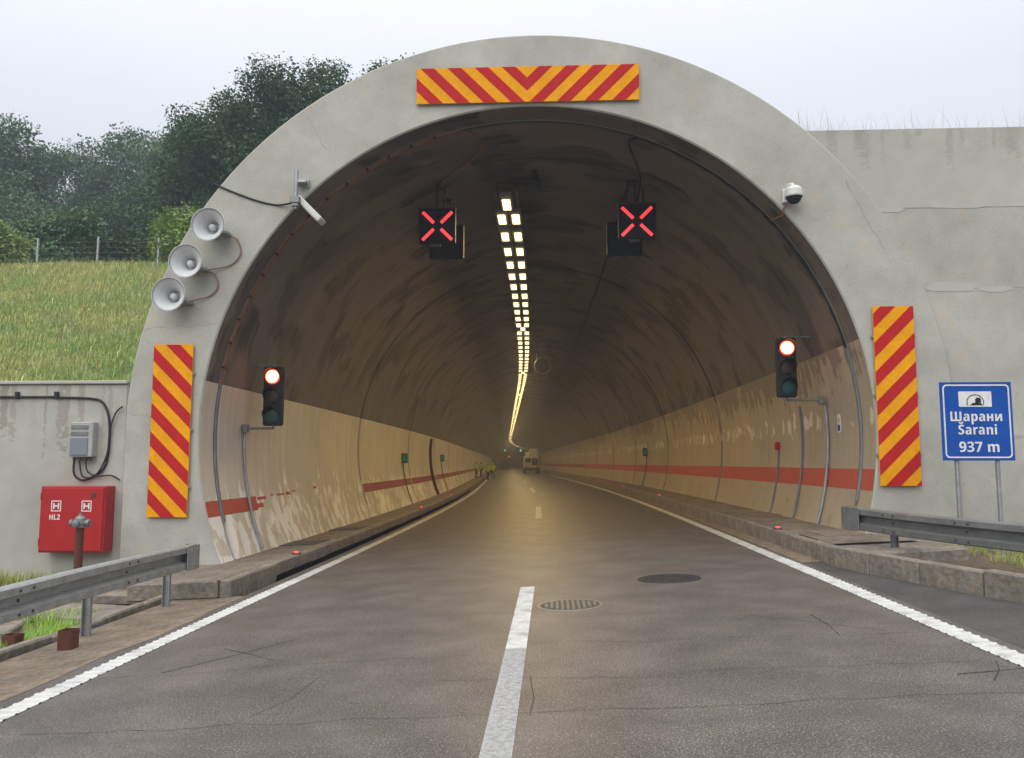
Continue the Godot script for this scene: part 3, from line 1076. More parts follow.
func horn(label: String, at: Vector3) -> Node3D:
	var t := thing("horn_speaker", label, "loudspeaker", at, "horn loudspeakers on the portal")
	var ax := Transform3D(Basis(Vector3.RIGHT, PI / 2).scaled(Vector3(1.08, 1.08, 1.0)), Vector3.ZERO)
	var st := S()
	lathe(st, [Vector2(0.262, 0.40), Vector2(0.27, 0.405), Vector2(0.272, 0.39), Vector2(0.25, 0.375), Vector2(0.20, 0.33), Vector2(0.15, 0.26), Vector2(0.115, 0.17), Vector2(0.10, 0.08), Vector2(0.10, 0.02), Vector2(0.0, 0.02)], ax, 32)
	lathe(st, [Vector2(0.262, 0.40), Vector2(0.235, 0.37), Vector2(0.185, 0.32), Vector2(0.135, 0.25), Vector2(0.10, 0.17), Vector2(0.085, 0.09), Vector2(0.0, 0.09)], ax, 32)
	part(t, "bell", st, mats.horn_grey)
	st = S()
	lathe(st, [Vector2(0.05, 0.09), Vector2(0.055, 0.2), Vector2(0.045, 0.235), Vector2(0.02, 0.25), Vector2(0.0, 0.252)], ax, 16)
	part(t, "reflex_plug", st, mats.horn_grey)
	st = S()
	bx(st, Vector3(0.0, 0.0, 0.02), Vector3(0.12, 0.3, 0.04), 0.006)
	bx(st, Vector3(0.19, -0.09, 0.12), Vector3(0.16, 0.05, 0.24), 0.006)
	part(t, "bracket", st, mats.zinc)
	return t

func traffic_light(label: String, at: Vector3, side: float, wall_x: float, foot: Vector3) -> void:
	var t := thing("traffic_light", label, "traffic light", at, "traffic lights inside the tunnel mouth")
	var st := S()
	bx(st, Vector3(0, 0, 0), Vector3(0.36, 1.14, 0.2), 0.03)
	part(t, "housing", st, mats.black)
	var ax := Transform3D(Basis(Vector3.RIGHT, PI / 2), Vector3.ZERO)
	for k in 3:
		var y := 0.375 - 0.375 * k
		var f := Transform3D(Basis(Vector3.RIGHT, PI / 2), Vector3(0, y, 0.1))
		var lens_st := S()
		lathe(lens_st, [Vector2(0.148, 0.0), Vector2(0.145, 0.016), Vector2(0.11, 0.03), Vector2(0.0, 0.042)], f, 24)
		var lens := part(t, "red_light" if k == 0 else "lens", lens_st, [mats.signal_red, mats.amber_lens, mats.green_lens][k])
		if k == 0:
			lens_st = S()
			lathe(lens_st, [Vector2(0.122, 0.026), Vector2(0.08, 0.046), Vector2(0.0, 0.052)], f, 24)
			part(lens, "light_core", lens_st, mats.signal_core)
			var l := OmniLight3D.new()
			l.name = "signal_glow"
			l.position = Vector3(0, y, 0.2)
			l.light_size = 0.1
			l.omni_range = 12.0
			l.omni_attenuation = 2.0
			l.light_color = Color(1.0, 0.12, 0.06)
			l.light_energy = 0.035
			l.shadow_enabled = true
			t.add_child(l)
		# visor: an open half cylinder
		st = S()
		for r in [0.165, 0.158]:
			st.set_smooth_group(2)
			for i in 14:
				var a := lerpf(deg_to_rad(-20.0), deg_to_rad(200.0), i / 14.0)
				var b := lerpf(deg_to_rad(-20.0), deg_to_rad(200.0), (i + 1) / 14.0)
				var da := 0.1 + 0.17 * maxf(0.25, sin(a) * 0.6 + 0.4)
				var db := 0.1 + 0.17 * maxf(0.25, sin(b) * 0.6 + 0.4)
				quad(st, Vector3(cos(a) * r, y + sin(a) * r, 0.1), Vector3(cos(b) * r, y + sin(b) * r, 0.1), Vector3(cos(b) * r, y + sin(b) * r, db), Vector3(cos(a) * r, y + sin(a) * r, da))
		part(t, "visor", st, mats.black)
	# arms from the wall, top and bottom
	st = S()
	for y in [-0.62, 0.6]:
		tube(st, [Vector3(0, y * 0.93, -0.02), Vector3(0, y, -0.02), Vector3(side * 0.08, y, -0.02), Vector3(wall_x - at.x + side * (0.02 if y < 0 else -0.16), y, -0.02)], 0.025, 8)
	part(t, "arm", st, mats.zinc_dull)
	st = S()
	bx(st, Vector3(wall_x - at.x - side * 0.03, -0.62, -0.02), Vector3(0.1, 0.16, 0.14), 0.01)
	part(t, "junction_box", st, mats.zinc_dull)
	# conduit down the wall to the walkway
	st = S()
	var pts := []
	var a0 := rad_to_deg(asin((at.y - 0.66 - TY) / TR))
	var a1 := rad_to_deg(asin((foot.y - TY) / TR))
	for i in 11:
		var a := lerpf(a0, a1, i / 10.0)
		pts.append(bore(a if side > 0 else 180.0 - a, at.z - 0.05, TR - 0.045) - at)
	tube(st, pts, 0.03, 8)
	part(t, "conduit", st, mats.zinc)

func lane_signal(label: String, at: Vector3, lit: bool, top: float) -> void:
	var t := thing("lane_signal", label, "lane signal", at, "lane signals under the vault")
	var st := S()
	bx(st, Vector3(0, 0, -0.07), Vector3(0.75, 0.72, 0.14), 0.012)
	part(t, "housing", st, mats.black)
	st = S()
	for sx in [-1.0, 1.0]: bx(st, Vector3(sx * 0.378, 0, 0.02), Vector3(0.012, 0.72, 0.12), 0.0)
	bx(st, Vector3(0, 0.362, 0.03), Vector3(0.768, 0.012, 0.14), 0.0)
	part(t, "visor", st, mats.dark_grey)
	if lit:
		for s in [[-1.0, 1.0], [1.0, 1.0], [1.0, -1.0], [-1.0, -1.0]]:
			st = S()
			var b := Basis(Vector3.BACK, PI / 4 * s[0] * s[1])
			bx(st, Vector3(s[0] * 0.19, s[1] * 0.18, 0.006), Vector3(0.33, 0.068, 0.02), 0.006, b)
			part(t, "light_bar", st, mats.cross_red)
	st = S()
	tube(st, [Vector3(-0.02, 0.33, -0.09), Vector3(-0.02, top - at.y, -0.09)], 0.03, 8)
	tube(st, [Vector3(0.14, 0.33, -0.09), Vector3(0.14, top - at.y - 0.12, -0.09)], 0.018, 6)
	bx(st, Vector3(-0.02, top - at.y - 0.02, -0.09), Vector3(0.22, 0.05, 0.2), 0.008)
	bx(st, Vector3(-0.05, -0.38, -0.09), Vector3(0.22, 0.06, 0.1), 0.008)
	part(t, "hanger", st, mats.dark_grey)

func text(parent: Node, called: String, s: String, height: float, at: Vector3, m: Material, squeeze := 1.0, bold := true) -> void:
	var tm := TextMesh.new()
	var f := SystemFont.new()
	f.font_names = PackedStringArray(["Droid Sans"])
	f.font_weight = 700 if bold else 400
	tm.font = f
	tm.text = s
	tm.font_size = 64
	tm.depth = 0.12
	tm.pixel_size = 0.02
	tm.horizontal_alignment = HORIZONTAL_ALIGNMENT_CENTER
	tm.vertical_alignment = VERTICAL_ALIGNMENT_CENTER
	var o := MeshInstance3D.new()
	o.name = called
	o.mesh = tm
	o.material_override = m
	var k := height / (64.0 * 0.02 * 0.72)
	o.scale = Vector3(k * squeeze, k, 0.02)
	o.position = at
	parent.add_child(o, true)

func ring_poly(outer: PackedVector2Array, inset: float) -> Array:
	return Geometry2D.clip_polygons(outer, Geometry2D.offset_polygon(outer, -inset)[0])

func rounded(w: float, h: float, r: float) -> PackedVector2Array:
	var o := PackedVector2Array()
	for c in [[1, 1, 0], [-1, 1, 90], [-1, -1, 180], [1, -1, 270]]:
		for i in 7:
			var a := deg_to_rad(c[2] + 15.0 * i)
			o.append(Vector2(c[0] * (w / 2 - r) + cos(a) * r, c[1] * (h / 2 - r) + sin(a) * r))
	return o

# a closed outline with a hole, as a strip
func ring(st: SurfaceTool, a: PackedVector2Array, b: PackedVector2Array, at: Vector3, depth: float) -> void:
	st.set_smooth_group(-1)
	for i in a.size():
		var j := (i + 1) % a.size()
		var f := Vector3(0, 0, depth)
		quad(st, at + v3(a[i], 0) + f, at + v3(b[i], 0) + f, at + v3(b[j], 0) + f, at + v3(a[j], 0) + f)
		quad(st, at + v3(a[i], 0), at + v3(a[i], 0) + f, at + v3(a[j], 0) + f, at + v3(a[j], 0))
		quad(st, at + v3(b[i], 0), at + v3(b[j], 0), at + v3(b[j], 0) + f, at + v3(b[i], 0) + f)

func build_sign() -> void:
	var t := thing("road_sign", "blue tunnel name sign on two grey posts behind the right guardrail", "road sign", Vector3(6.075, 2.245, -12.0))
	var st := S()
	bx(st, Vector3(0, 0, -0.012), Vector3(1.0, 1.12, 0.022), 0.004)
	part(t, "panel", st, mats.sign_blue)
	st = S()
	ring(st, rounded(0.93, 1.05, 0.06), rounded(0.89, 1.01, 0.045), Vector3(0, 0, -0.001), 0.004)
	part(t, "border", st, mats.sign_white)
	st = S()
	prism(st, rounded(0.46, 0.22, 0.012), Transform3D(Basis(), Vector3(-0.015, 0.315, -0.001)), 0.004)
	var plate := part(t, "white_plate", st, mats.sign_white)
	# pictogram: a tunnel mouth with a car
	st = S()
	var arc_o := PackedVector2Array()
	var arc_i := PackedVector2Array()
	for i in 25:
		var a := deg_to_rad(lerpf(-25.0, 205.0, i / 24.0))
		arc_o.append(Vector2(cos(a) * 0.122, sin(a) * 0.112))
		arc_i.append(Vector2(cos(a) * 0.110, sin(a) * 0.100))
	for i in 24:
		var o := Vector3(-0.015, 0.27, 0.006)
		quad(st, o + v3(arc_o[i], 0), o + v3(arc_o[i + 1], 0), o + v3(arc_i[i + 1], 0), o + v3(arc_i[i], 0))
	prism(st, V2([-0.085, -0.055, 0.1, -0.055, 0.085, -0.028, 0.03, -0.02, -0.03, -0.02]), Transform3D(Basis(), Vector3(-0.015, 0.28, 0.003)), 0.003)
	prism(st, V2([-0.01, -0.03, 0.07, -0.03, 0.07, 0.02, 0.055, 0.045, 0.01, 0.045, -0.01, 0.02]), Transform3D(Basis(), Vector3(-0.005, 0.29, 0.003)), 0.0034)
	part(plate, "pictogram", st, mats.black)
	text(t, "lettering", "Шарани", 0.137, Vector3(-0.015, 0.065, 0.004), mats.sign_white, 0.96)
	text(t, "lettering", "Šarani", 0.137, Vector3(0.0, -0.125, 0.004), mats.sign_white, 0.96)
	text(t, "lettering", "937 m", 0.145, Vector3(0.01, -0.37, 0.004), mats.sign_white, 1.0)
	for x in [-0.29, 0.275]:
		st = S()
		lathe(st, [Vector2(0.03, -2.1), Vector2(0.03, 0.5), Vector2(0.0, 0.51)], Transform3D(Basis(), Vector3(x, 0, -0.056)), 12)
		part(t, "post", st, mats.zinc)

# W-shaped rail along a list of points (top view), top edge at height y
func guardrail(label: String, pts: Array, face_dir: float, posts: Array, m: Material, blunt: bool) -> void:
	var t := thing("guardrail", label, "guardrail")
	var prof := [Vector2(-0.03, 0.165), Vector2(0.055, 0.16), Vector2(0.085, 0.145), Vector2(0.09, 0.075), Vector2(0.0, 0.04), Vector2(0.0, -0.035), Vector2(0.09, -0.07), Vector2(0.085, -0.145), Vector2(0.055, -0.16), Vector2(-0.02, -0.165)]
	var st := S()
	var curve: Array = spline(pts, 4)
	for i in curve.size() - 1:
		for k in prof.size() - 1:
			st.set_smooth_group(-1)
			var q := []
			for s in [[i, k], [i + 1, k], [i + 1, k + 1], [i, k + 1]]:
				var d: Vector3 = (curve[mini(s[0] + 1, curve.size() - 1)] - curve[maxi(s[0] - 1, 0)]).normalized()
				var nrm := Vector3(-d.z, 0, d.x).normalized() * face_dir
				q.append(curve[s[0]] + nrm * prof[s[1]].x + Vector3(0, prof[s[1]].y, 0))
			quad(st, q[0], q[1], q[2], q[3])
			for v in q.size(): pass
	part(t, "rail", st, m)
	# end shoe: a flat plate bolted over the end, with a rolled cap behind it
	var e: Vector3 = curve[0]
	var dd: Vector3 = (curve[1] - curve[0]).normalized()
	var nn := Vector3(-dd.z, 0, dd.x).normalized() * face_dir
	var bs := Basis(dd, Vector3.UP, dd.cross(Vector3.UP))
	st = S()
	bx(st, e + dd * 0.17 + nn * 0.102, Vector3(0.38, 0.34, 0.014), 0.005, bs)
	var shoe := part(t, "end_shoe", st, m)
	st = S()
	for bolt in [[-0.08, 0.1], [-0.08, -0.1], [0.08, 0.1], [0.08, -0.1]]:
		bx(st, e + dd * (0.16 + bolt[0]) + nn * 0.114 + Vector3(0, bolt[1], 0), Vector3(0.028, 0.028, 0.012), 0.004, bs)
	part(shoe, "bolts", st, m)
	st = S()
	st.set_smooth_group(2)
	var cap := []
	for i in 9:
		var a := PI * i / 8.0
		cap.append(e - dd * (sin(a) * 0.07 + 0.018) + nn * (0.10 * cos(a) + 0.005))
	for i in 8:
		quad(st, cap[i] + Vector3(0, 0.165, 0), cap[i + 1] + Vector3(0, 0.165, 0), cap[i + 1] - Vector3(0, 0.165, 0), cap[i] - Vector3(0, 0.165, 0))
	part(t, "end_cap", st, m)
	st = S()
	var top := []
	for c in cap: top.append(c + Vector3(0, 0.165, 0))
	for i in range(1, 8): tri(st, top[0], top[i], top[i + 1])
	part(t, "end_cap_lid", st, m)
	# bolted laps between rail lengths
	for i in range(3, curve.size() - 1, 3):
		var at: Vector3 = curve[i]
		var along: Vector3 = (curve[i + 1] - curve[i]).normalized()
		var out := Vector3(-along.z, 0, along.x).normalized() * face_dir
		var lb := Basis(along, Vector3.UP, along.cross(Vector3.UP))
		var lap := S()
		for q in [[-0.1, 0.11], [0.1, 0.11], [-0.1, -0.11], [0.1, -0.11], [0.0, 0.0]]:
			bx(lap, at + along * q[0] + out * (0.092 if q[1] != 0.0 else 0.006) + Vector3(0, q[1], 0), Vector3(0.03, 0.03, 0.018), 0.006, lb)
		part(t, "lap_bolts", lap, mats.dark_grey)
	for p in posts:
		var d: Vector3 = p
		st = S()
		var y1 := d.y
		var ground := front(d.x, d.z).y
		bx(st, Vector3(d.x, (y1 + ground) / 2, d.z), Vector3(0.09, y1 - ground + 0.04, 0.008), 0.002)
		bx(st, Vector3(d.x - 0.045, (y1 + ground) / 2, d.z + 0.028), Vector3(0.008, y1 - ground + 0.04, 0.05), 0.002)
		bx(st, Vector3(d.x + 0.045, (y1 + ground) / 2, d.z + 0.028), Vector3(0.008, y1 - ground + 0.04, 0.05), 0.002)
		var post := part(t, "post", st, m)
		if blunt:
			st = S()
			bx(st, Vector3(d.x, ground + 0.1, d.z + 0.02), Vector3(0.22, 0.02, 0.22), 0.004)
			part(post, "base_plate", st, mats.dark_grey)

func build_fixtures() -> void:
	striped_board("warning_board", "wide red and yellow chevron board over the tunnel crown", Vector3(-0.385, 8.197, ZF + 0.063), 3.87, 0.645, true, 1.0)
	striped_board("warning_board", "upright red and yellow striped board left of the tunnel mouth", Vector3(-6.455, 2.207, ZF + 0.063), 0.69, 2.93, false, -1.0)
	striped_board("warning_board", "upright red and yellow striped board right of the tunnel mouth", Vector3(5.65, 2.755, ZF + 0.063), 0.66, 2.95, false, 1.0)
	var h1 := horn("topmost of the three grey horn loudspeakers on the arch", Vector3(-5.80, 5.68, ZF))
	horn("middle of the three grey horn loudspeakers on the arch", Vector3(-6.16, 5.05, ZF))
	horn("lowest of the three grey horn loudspeakers on the arch", Vector3(-6.43, 4.48, ZF))
	var st := S()
	tube(st, spline([Vector3(-5.6, 5.59, ZF + 0.1), Vector3(-5.42, 5.5, ZF + 0.03), Vector3(-5.36, 5.25, ZF + 0.03), Vector3(-5.55, 5.05, ZF + 0.03), Vector3(-5.96, 4.96, ZF + 0.08)]), 0.013, 6)
	tag(part(self, "speaker_cable", st, mats.cable_red), "red cable looping between the topmost and middle loudspeaker", "cable")
	st = S()
	tube(st, spline([Vector3(-5.94, 4.94, ZF + 0.08), Vector3(-5.80, 4.9, ZF + 0.03), Vector3(-5.74, 4.68, ZF + 0.03), Vector3(-5.88, 4.52, ZF + 0.03), Vector3(-6.24, 4.4, ZF + 0.1)]), 0.013, 6)
	tag(part(self, "speaker_cable", st, mats.cable_red), "red cable looping between the middle and lowest loudspeaker", "cable")
	# antenna on its bracket
	var an := thing("antenna", "white panel antenna on a galvanised bracket at the arch edge", "antenna", Vector3(-4.37, 6.33, ZF))
	st = S()
	tube(st, [Vector3(0, -0.33, 0.16), Vector3(0, 0.35, 0.16)], 0.035, 10)
	part(an, "mast", st, mats.zinc)
	st = S()
	bx(st, Vector3(0.08, 0.16, 0.09), Vector3(0.2, 0.05, 0.18), 0.005)
	bx(st, Vector3(0.16, 0.16, 0.03), Vector3(0.06, 0.14, 0.06), 0.005)
	part(an, "bracket", st, mats.zinc)
	st = S()
	bx(st, Vector3(0.0, -0.18, 0.16), Vector3(0.16, 0.12, 0.14), 0.01)
	bx(st, Vector3(0.0, -0.27, 0.16), Vector3(0.12, 0.06, 0.12), 0.01)
	part(an, "clamp", st, mats.zinc_dull)
	st = S()
	bx(st, Vector3(0.21, -0.31, 0.0), Vector3(0.11, 0.60, 0.30), 0.02, Basis(Vector3.BACK, 0.78))
	part(an, "panel", st, mats.white_plastic)
	st = S()
	tube(st, spline([Vector3(-5.89, 6.52, ZF + 0.015), Vector3(-5.5, 6.35, ZF + 0.015), Vector3(-5.1, 6.2, ZF + 0.015), Vector3(-4.75, 6.12, ZF + 0.015), Vector3(-4.42, 6.12, ZF + 0.12)]), 0.018, 6)
	tag(part(self, "antenna_cable", st, mats.black_rubber), "black cable from the arch edge to the white antenna", "cable")
	# dome camera
	var dc := thing("dome_camera", "white dome security camera on the right edge of the arch", "security camera", Vector3(4.04, 6.1, ZF))
	st = S()
	bx(st, Vector3(-0.06, 0.03, 0.04), Vector3(0.12, 0.24, 0.08), 0.01)
	tube(st, spline([Vector3(-0.06, 0.08, 0.06), Vector3(-0.04, 0.17, 0.13), Vector3(0.0, 0.17, 0.2), Vector3(0.02, 0.1, 0.22)]), 0.035, 8)
	part(dc, "bracket", st, mats.white_plastic)
	st = S()
	lathe(st, [Vector2(0.03, 0.15), Vector2(0.1, 0.13), Vector2(0.145, 0.07), Vector2(0.15, -0.03), Vector2(0.14, -0.05)], Transform3D(Basis(), Vector3(0.02, 0.0, 0.22)), 20)
	part(dc, "shell", st, mats.white_plastic)
	st = S()
	lathe(st, [Vector2(0.12, -0.05), Vector2(0.11, -0.1), Vector2(0.07, -0.145), Vector2(0.0, -0.16)], Transform3D(Basis(), Vector3(0.02, 0.0, 0.22)), 20)
	part(dc, "dome", st, mats.black)
	st = S()
	tube(st, spline([Vector3(3.98, 6.0, ZF + 0.05), Vector3(3.93, 5.9, ZF + 0.02), bore(40.5, ZF - 0.05, TR - 0.02), bore(41.5, -14.3, TR - 0.02)]), 0.014, 6)
	tag(part(self, "camera_cable", st, mats.cable_red), "short reddish cable hanging below the dome camera", "cable")
	# hydrant cabinet and hydrant
	var cab := thing("hydrant_cabinet", "red metal fire hydrant cabinet mounted on the low wall", "fire cabinet", Vector3(-8.0, 0.715, -13.8))
	st = S()
	bx(st, Vector3(0, 0, 0.15), Vector3(1.12, 1.1, 0.3), 0.012)
	part(cab, "body", st, mats.cabinet_red)
	st = S()
	bx(st, Vector3(0, 0, 0.31), Vector3(1.06, 1.04, 0.02), 0.006)
	var dr := part(cab, "door", st, mats.cabinet_red)
	st = S()
	bx(st, Vector3(0.36, 0.4, 0.328), Vector3(0.07, 0.07, 0.014), 0.004)
	part(dr, "latch", st, mats.dark_grey)
	for y in [-0.38, 0.38]:
		st = S()
		lathe(st, [Vector2(0.0, -0.06), Vector2(0.014, -0.06), Vector2(0.014, 0.06), Vector2(0.0, 0.06)], Transform3D(Basis(), Vector3(-0.537, y, 0.318)), 8)
		part(dr, "hinge", st, mats.cabinet_red)
	for x in [-0.27, 0.25]:
		st = S()
		ring(st, rounded(0.17, 0.18, 0.008), rounded(0.14, 0.15, 0.006), Vector3(x, 0.22, 0.319), 0.005)
		bx(st, Vector3(x - 0.04, 0.22, 0.322), Vector3(0.025, 0.10, 0.005))
		bx(st, Vector3(x + 0.04, 0.22, 0.322), Vector3(0.025, 0.10, 0.005))
		bx(st, Vector3(x, 0.22, 0.3223), Vector3(0.06, 0.026, 0.005))
		part(dr, "hydrant_mark", st, mats.white_print)
	text(dr, "lettering", "HL2", 0.085, Vector3(-0.29, 0.035, 0.322), mats.white_print, 0.9)
	var hy := thing("fire_hydrant", "rusty standpipe hydrant with grey head before the red cabinet", "hydrant", Vector3(-7.33, -0.36, -12.6))
	st = S()
	lathe(st, [Vector2(0.09, 0.0), Vector2(0.09, 0.03), Vector2(0.062, 0.05), Vector2(0.062, 1.0)], Transform3D(), 14)
	part(hy, "standpipe", st, mats.rust)
	st = S()
	lathe(st, [Vector2(0.062, 1.0), Vector2(0.09, 1.01), Vector2(0.095, 1.08), Vector2(0.085, 1.15), Vector2(0.05, 1.19), Vector2(0.03, 1.2), Vector2(0.03, 1.23), Vector2(0, 1.235)], Transform3D(), 16)
	part(hy, "head", st, mats.zinc_dull)
	for r in [[Vector3(0.06, 1.08, 0), PI / 2, Vector3.BACK, -1.0], [Vector3(-0.06, 1.08, 0), PI / 2, Vector3.BACK, 1.0], [Vector3(0, 1.08, 0.06), PI / 2, Vector3.RIGHT, 1.0]]:
		st = S()
		lathe(st, [Vector2(0.045, 0.0), Vector2(0.045, 0.05), Vector2(0.058, 0.055), Vector2(0.058, 0.09), Vector2(0.02, 0.1), Vector2(0, 0.1)], Transform3D(Basis(r[2], r[1] * r[3]), r[0]), 14)
		part(hy, "outlet", st, mats.zinc_dull)
	# electrical box with its cables
	var eb := thing("electrical_box", "grey electrical junction box on the low wall above the cabinet", "electrical box", Vector3(-8.0, 2.05, -13.8))
	st = S()
	bx(st, Vector3(0, 0, 0.08), Vector3(0.4, 0.6, 0.16), 0.015)
	part(eb, "case", st, mats.box_grey)
	for l in [[0.21, 0.07], [0.1, 0.07]]:
		st = S()
		bx(st, Vector3(-0.03, l[0], 0.165), Vector3(0.30, l[1], 0.014), 0.004)
		part(eb, "grille", st, mats.zinc_dull)
	st = S()
	bx(st, Vector3(-0.03, -0.12, 0.168), Vector3(0.31, 0.3, 0.02), 0.008)
	part(eb, "cover", st, mats.box_cover)
	for x in [-0.14, -0.04, 0.06, 0.14]:
		st = S()
		lathe(st, [Vector2(0.026, -0.36), Vector2(0.026, -0.3)], Transform3D(Basis(), Vector3(x, 0, 0.09)), 10)
		part(eb, "cable_gland", st, mats.dark_grey)
	var zw := -13.77
	var runs := [
		["long black cable clipped under the top of the low wall", [Vector3(-40.0, 2.78, zw), Vector3(-20.0, 2.78, zw), Vector3(-9.6, 2.79, zw), Vector3(-8.6, 2.78, zw), Vector3(-7.95, 2.76, zw), Vector3(-7.72, 2.68, zw), Vector3(-7.6, 2.4, zw), Vector3(-7.58, 1.9, zw), Vector3(-7.66, 1.55, zw), Vector3(-7.95, 1.36, zw + 0.02), Vector3(-8.13, 1.45, zw + 0.05), Vector3(-8.14, 1.7, zw + 0.06)], 0.02],
		["black cable dropping from the arch to the electrical box", [Vector3(-7.36, 2.62, zw + 0.02), Vector3(-7.48, 2.5, zw + 0.02), Vector3(-7.56, 2.2, zw + 0.03), Vector3(-7.59, 1.8, zw + 0.03), Vector3(-7.75, 1.46, zw + 0.04), Vector3(-7.98, 1.42, zw + 0.05), Vector3(-8.05, 1.7, zw + 0.06)], 0.015],
		["thin black cable curling out of the electrical box bottom", [Vector3(-7.94, 1.7, zw + 0.06), Vector3(-7.9, 1.5, zw + 0.05), Vector3(-7.72, 1.43, zw + 0.04), Vector3(-7.5, 1.44, zw + 0.03), Vector3(-7.36, 1.36, zw + 0.0)], 0.013]]
	for r in runs:
		st = S()
		tube(st, spline(r[1], 5), r[2], 6)
		tag(part(self, "wall_cable", st, mats.black_rubber), r[0], "cable")
	for x in [-9.25, -8.55, -10.0]:
		st = S()
		bx(st, Vector3(x, 2.82, -13.765), Vector3(0.06, 0.12, 0.07), 0.008)
		tag(part(self, "cable_clip", st, mats.black_rubber), "small black cable clip on the low wall, %s" % {-8.55: "the one nearest the electrical box", -9.25: "second from the electrical box", -10.0: "farthest left of the three"}[x], "clip", "clips on the low wall")
	# traffic lights and lane signals
	traffic_light("red traffic light on the left tunnel wall", Vector3(-5.36, 2.935, -15.6), -1.0, -5.93, Vector3(0, 0.0, 0))
	traffic_light("red traffic light on the right tunnel wall", Vector3(4.52, 3.47, -15.9), 1.0, 5.20, Vector3(0, 0.5, 0))
	lane_signal("lane signal with lit red cross over the left lane", Vector3(-2.32, 6.51, -16.4), true, 7.47)
	lane_signal("lane signal with lit red cross over the right lane", Vector3(1.77, 6.55, -16.4), true, 7.40)
	lane_signal("unlit lane signal hung just behind the left red cross", Vector3(-2.28, 6.50, -17.6), false, 7.47)
	lane_signal("unlit lane signal hung just behind the right red cross", Vector3(1.62, 6.52, -17.6), false, 7.44)
	for e in [[-2.2, "left"], [1.6, "right"]]:
		var far := thing("lane_signal", "small far lane signal with a green arrow on the %s, deep in the tunnel" % e[1], "lane signal", Vector3(e[0] + off(-200.0), 4.75, -200.0), "lane signals under the vault")
		st = S()
		bx(st, Vector3.ZERO, Vector3(0.8, 0.8, 0.2), 0.02)
		tube(st, [Vector3(0, 0.4, 0), Vector3(0, 2.8, 0)], 0.04, 6)
		part(far, "housing", st, mats.black)
		st = S()
		prism(st, V2([-0.08, 0.3, 0.08, 0.3, 0.08, -0.02, 0.28, -0.02, 0.0, -0.32, -0.28, -0.02, -0.08, -0.02]), Transform3D(Basis(), Vector3(0, 0, 0.1)), 0.02)
		part(far, "arrow_light", st, mats.arrow_green)
	var fr := thing("traffic_light", "tiny far red traffic light deep in the tunnel", "traffic light", Vector3(-1.2 + off(-170.0), 2.6, -170.0))
	st = S()
	bx(st, Vector3.ZERO, Vector3(0.36, 1.1, 0.2), 0.02)
	tube(st, [Vector3(0, -2.66, 0), Vector3(0, -0.55, 0)], 0.05, 6)
	part(fr, "housing", st, mats.black)
	st = S()
	lathe(st, [Vector2(0.17, 0), Vector2(0.12, 0.04), Vector2(0, 0.06)], Transform3D(Basis(Vector3.RIGHT, PI / 2), Vector3(0, 0.33, 0.1)), 14)
	part(fr, "red_light", st, mats.stud_red)
	# detector on the crown
	var det := thing("smoke_detector", "small dark detector box hanging from the vault crown", "detector", Vector3(-0.3, 7.83, -16.9))
	st = S()
	bx(st, Vector3(0, -0.06, 0), Vector3(0.12, 0.12, 0.16), 0.01)
	tube(st, [Vector3(0, -0.1, 0), Vector3(0.02, -0.3, 0.04)], 0.03, 8)
	part(det, "bracket", st, mats.dark_grey)
	st = S()
	bx(st, Vector3(0.03, -0.36, 0.05), Vector3(0.17, 0.22, 0.24), 0.02)
	part(det, "body", st, mats.dark_grey)
	# jet fan
	var fan := thing("jet_fan", "round jet fan hanging under the vault right of the lamps", "jet fan", Vector3(0.05 + off(-42.0), 6.47, -42.0))
	st = S()
	lathe(st, [Vector2(0.36, 1.25), Vector2(0.41, 1.3), Vector2(0.45, 1.25), Vector2(0.45, -1.25), Vector2(0.41, -1.3), Vector2(0.36, -1.25), Vector2(0.34, -0.6), Vector2(0.34, 0.6), Vector2(0.36, 1.25)], Transform3D(Basis(Vector3.RIGHT, PI / 2), Vector3.ZERO), 24)
	part(fan, "casing", st, mats.fan_grey)
	st = S()
	for i in 5: lathe(st, [Vector2(0.06 + i * 0.07, 1.27), Vector2(0.075 + i * 0.07, 1.28), Vector2(0.09 + i * 0.07, 1.27)], Transform3D(Basis(Vector3.RIGHT, PI / 2), Vector3.ZERO), 20)
	lathe(st, [Vector2(0.352, 1.2), Vector2(0.0, 1.2)], Transform3D(Basis(Vector3.RIGHT, PI / 2), Vector3.ZERO), 20)
	part(fan, "grille", st, mats.black)
	st = S()
	lathe(st, [Vector2(0.0, 0.4), Vector2(0.1, 0.34), Vector2(0.13, 0.2), Vector2(0.13, -0.3), Vector2(0.0, -0.32)], Transform3D(Basis(Vector3.RIGHT, PI / 2), Vector3.ZERO), 16)
	var hub := part(fan, "hub", st, mats.dark_grey)
	for i in 8:
		st = S()
		bx(st, Vector3(cos(TAU * i / 8), sin(TAU * i / 8), 0) * 0.23, Vector3(0.22, 0.1, 0.012), 0.003, Basis(Vector3.BACK, TAU * i / 8) * Basis(Vector3.RIGHT, 0.6))
		part(hub, "blade", st, mats.dark_grey)
	st = S()
	for z in [-0.8, 0.8]:
		for x in [-0.3, 0.3]: tube(st, [Vector3(x, 0.33, z), Vector3(x, 1.32, z)], 0.03, 6)
	part(fan, "hanger", st, mats.dark_grey)
	# kerb studs
	var zl := [-14.8, -30.0, -41.5, -52.0, -62.0, -72.0, -82.0, -92.0, -102.0]
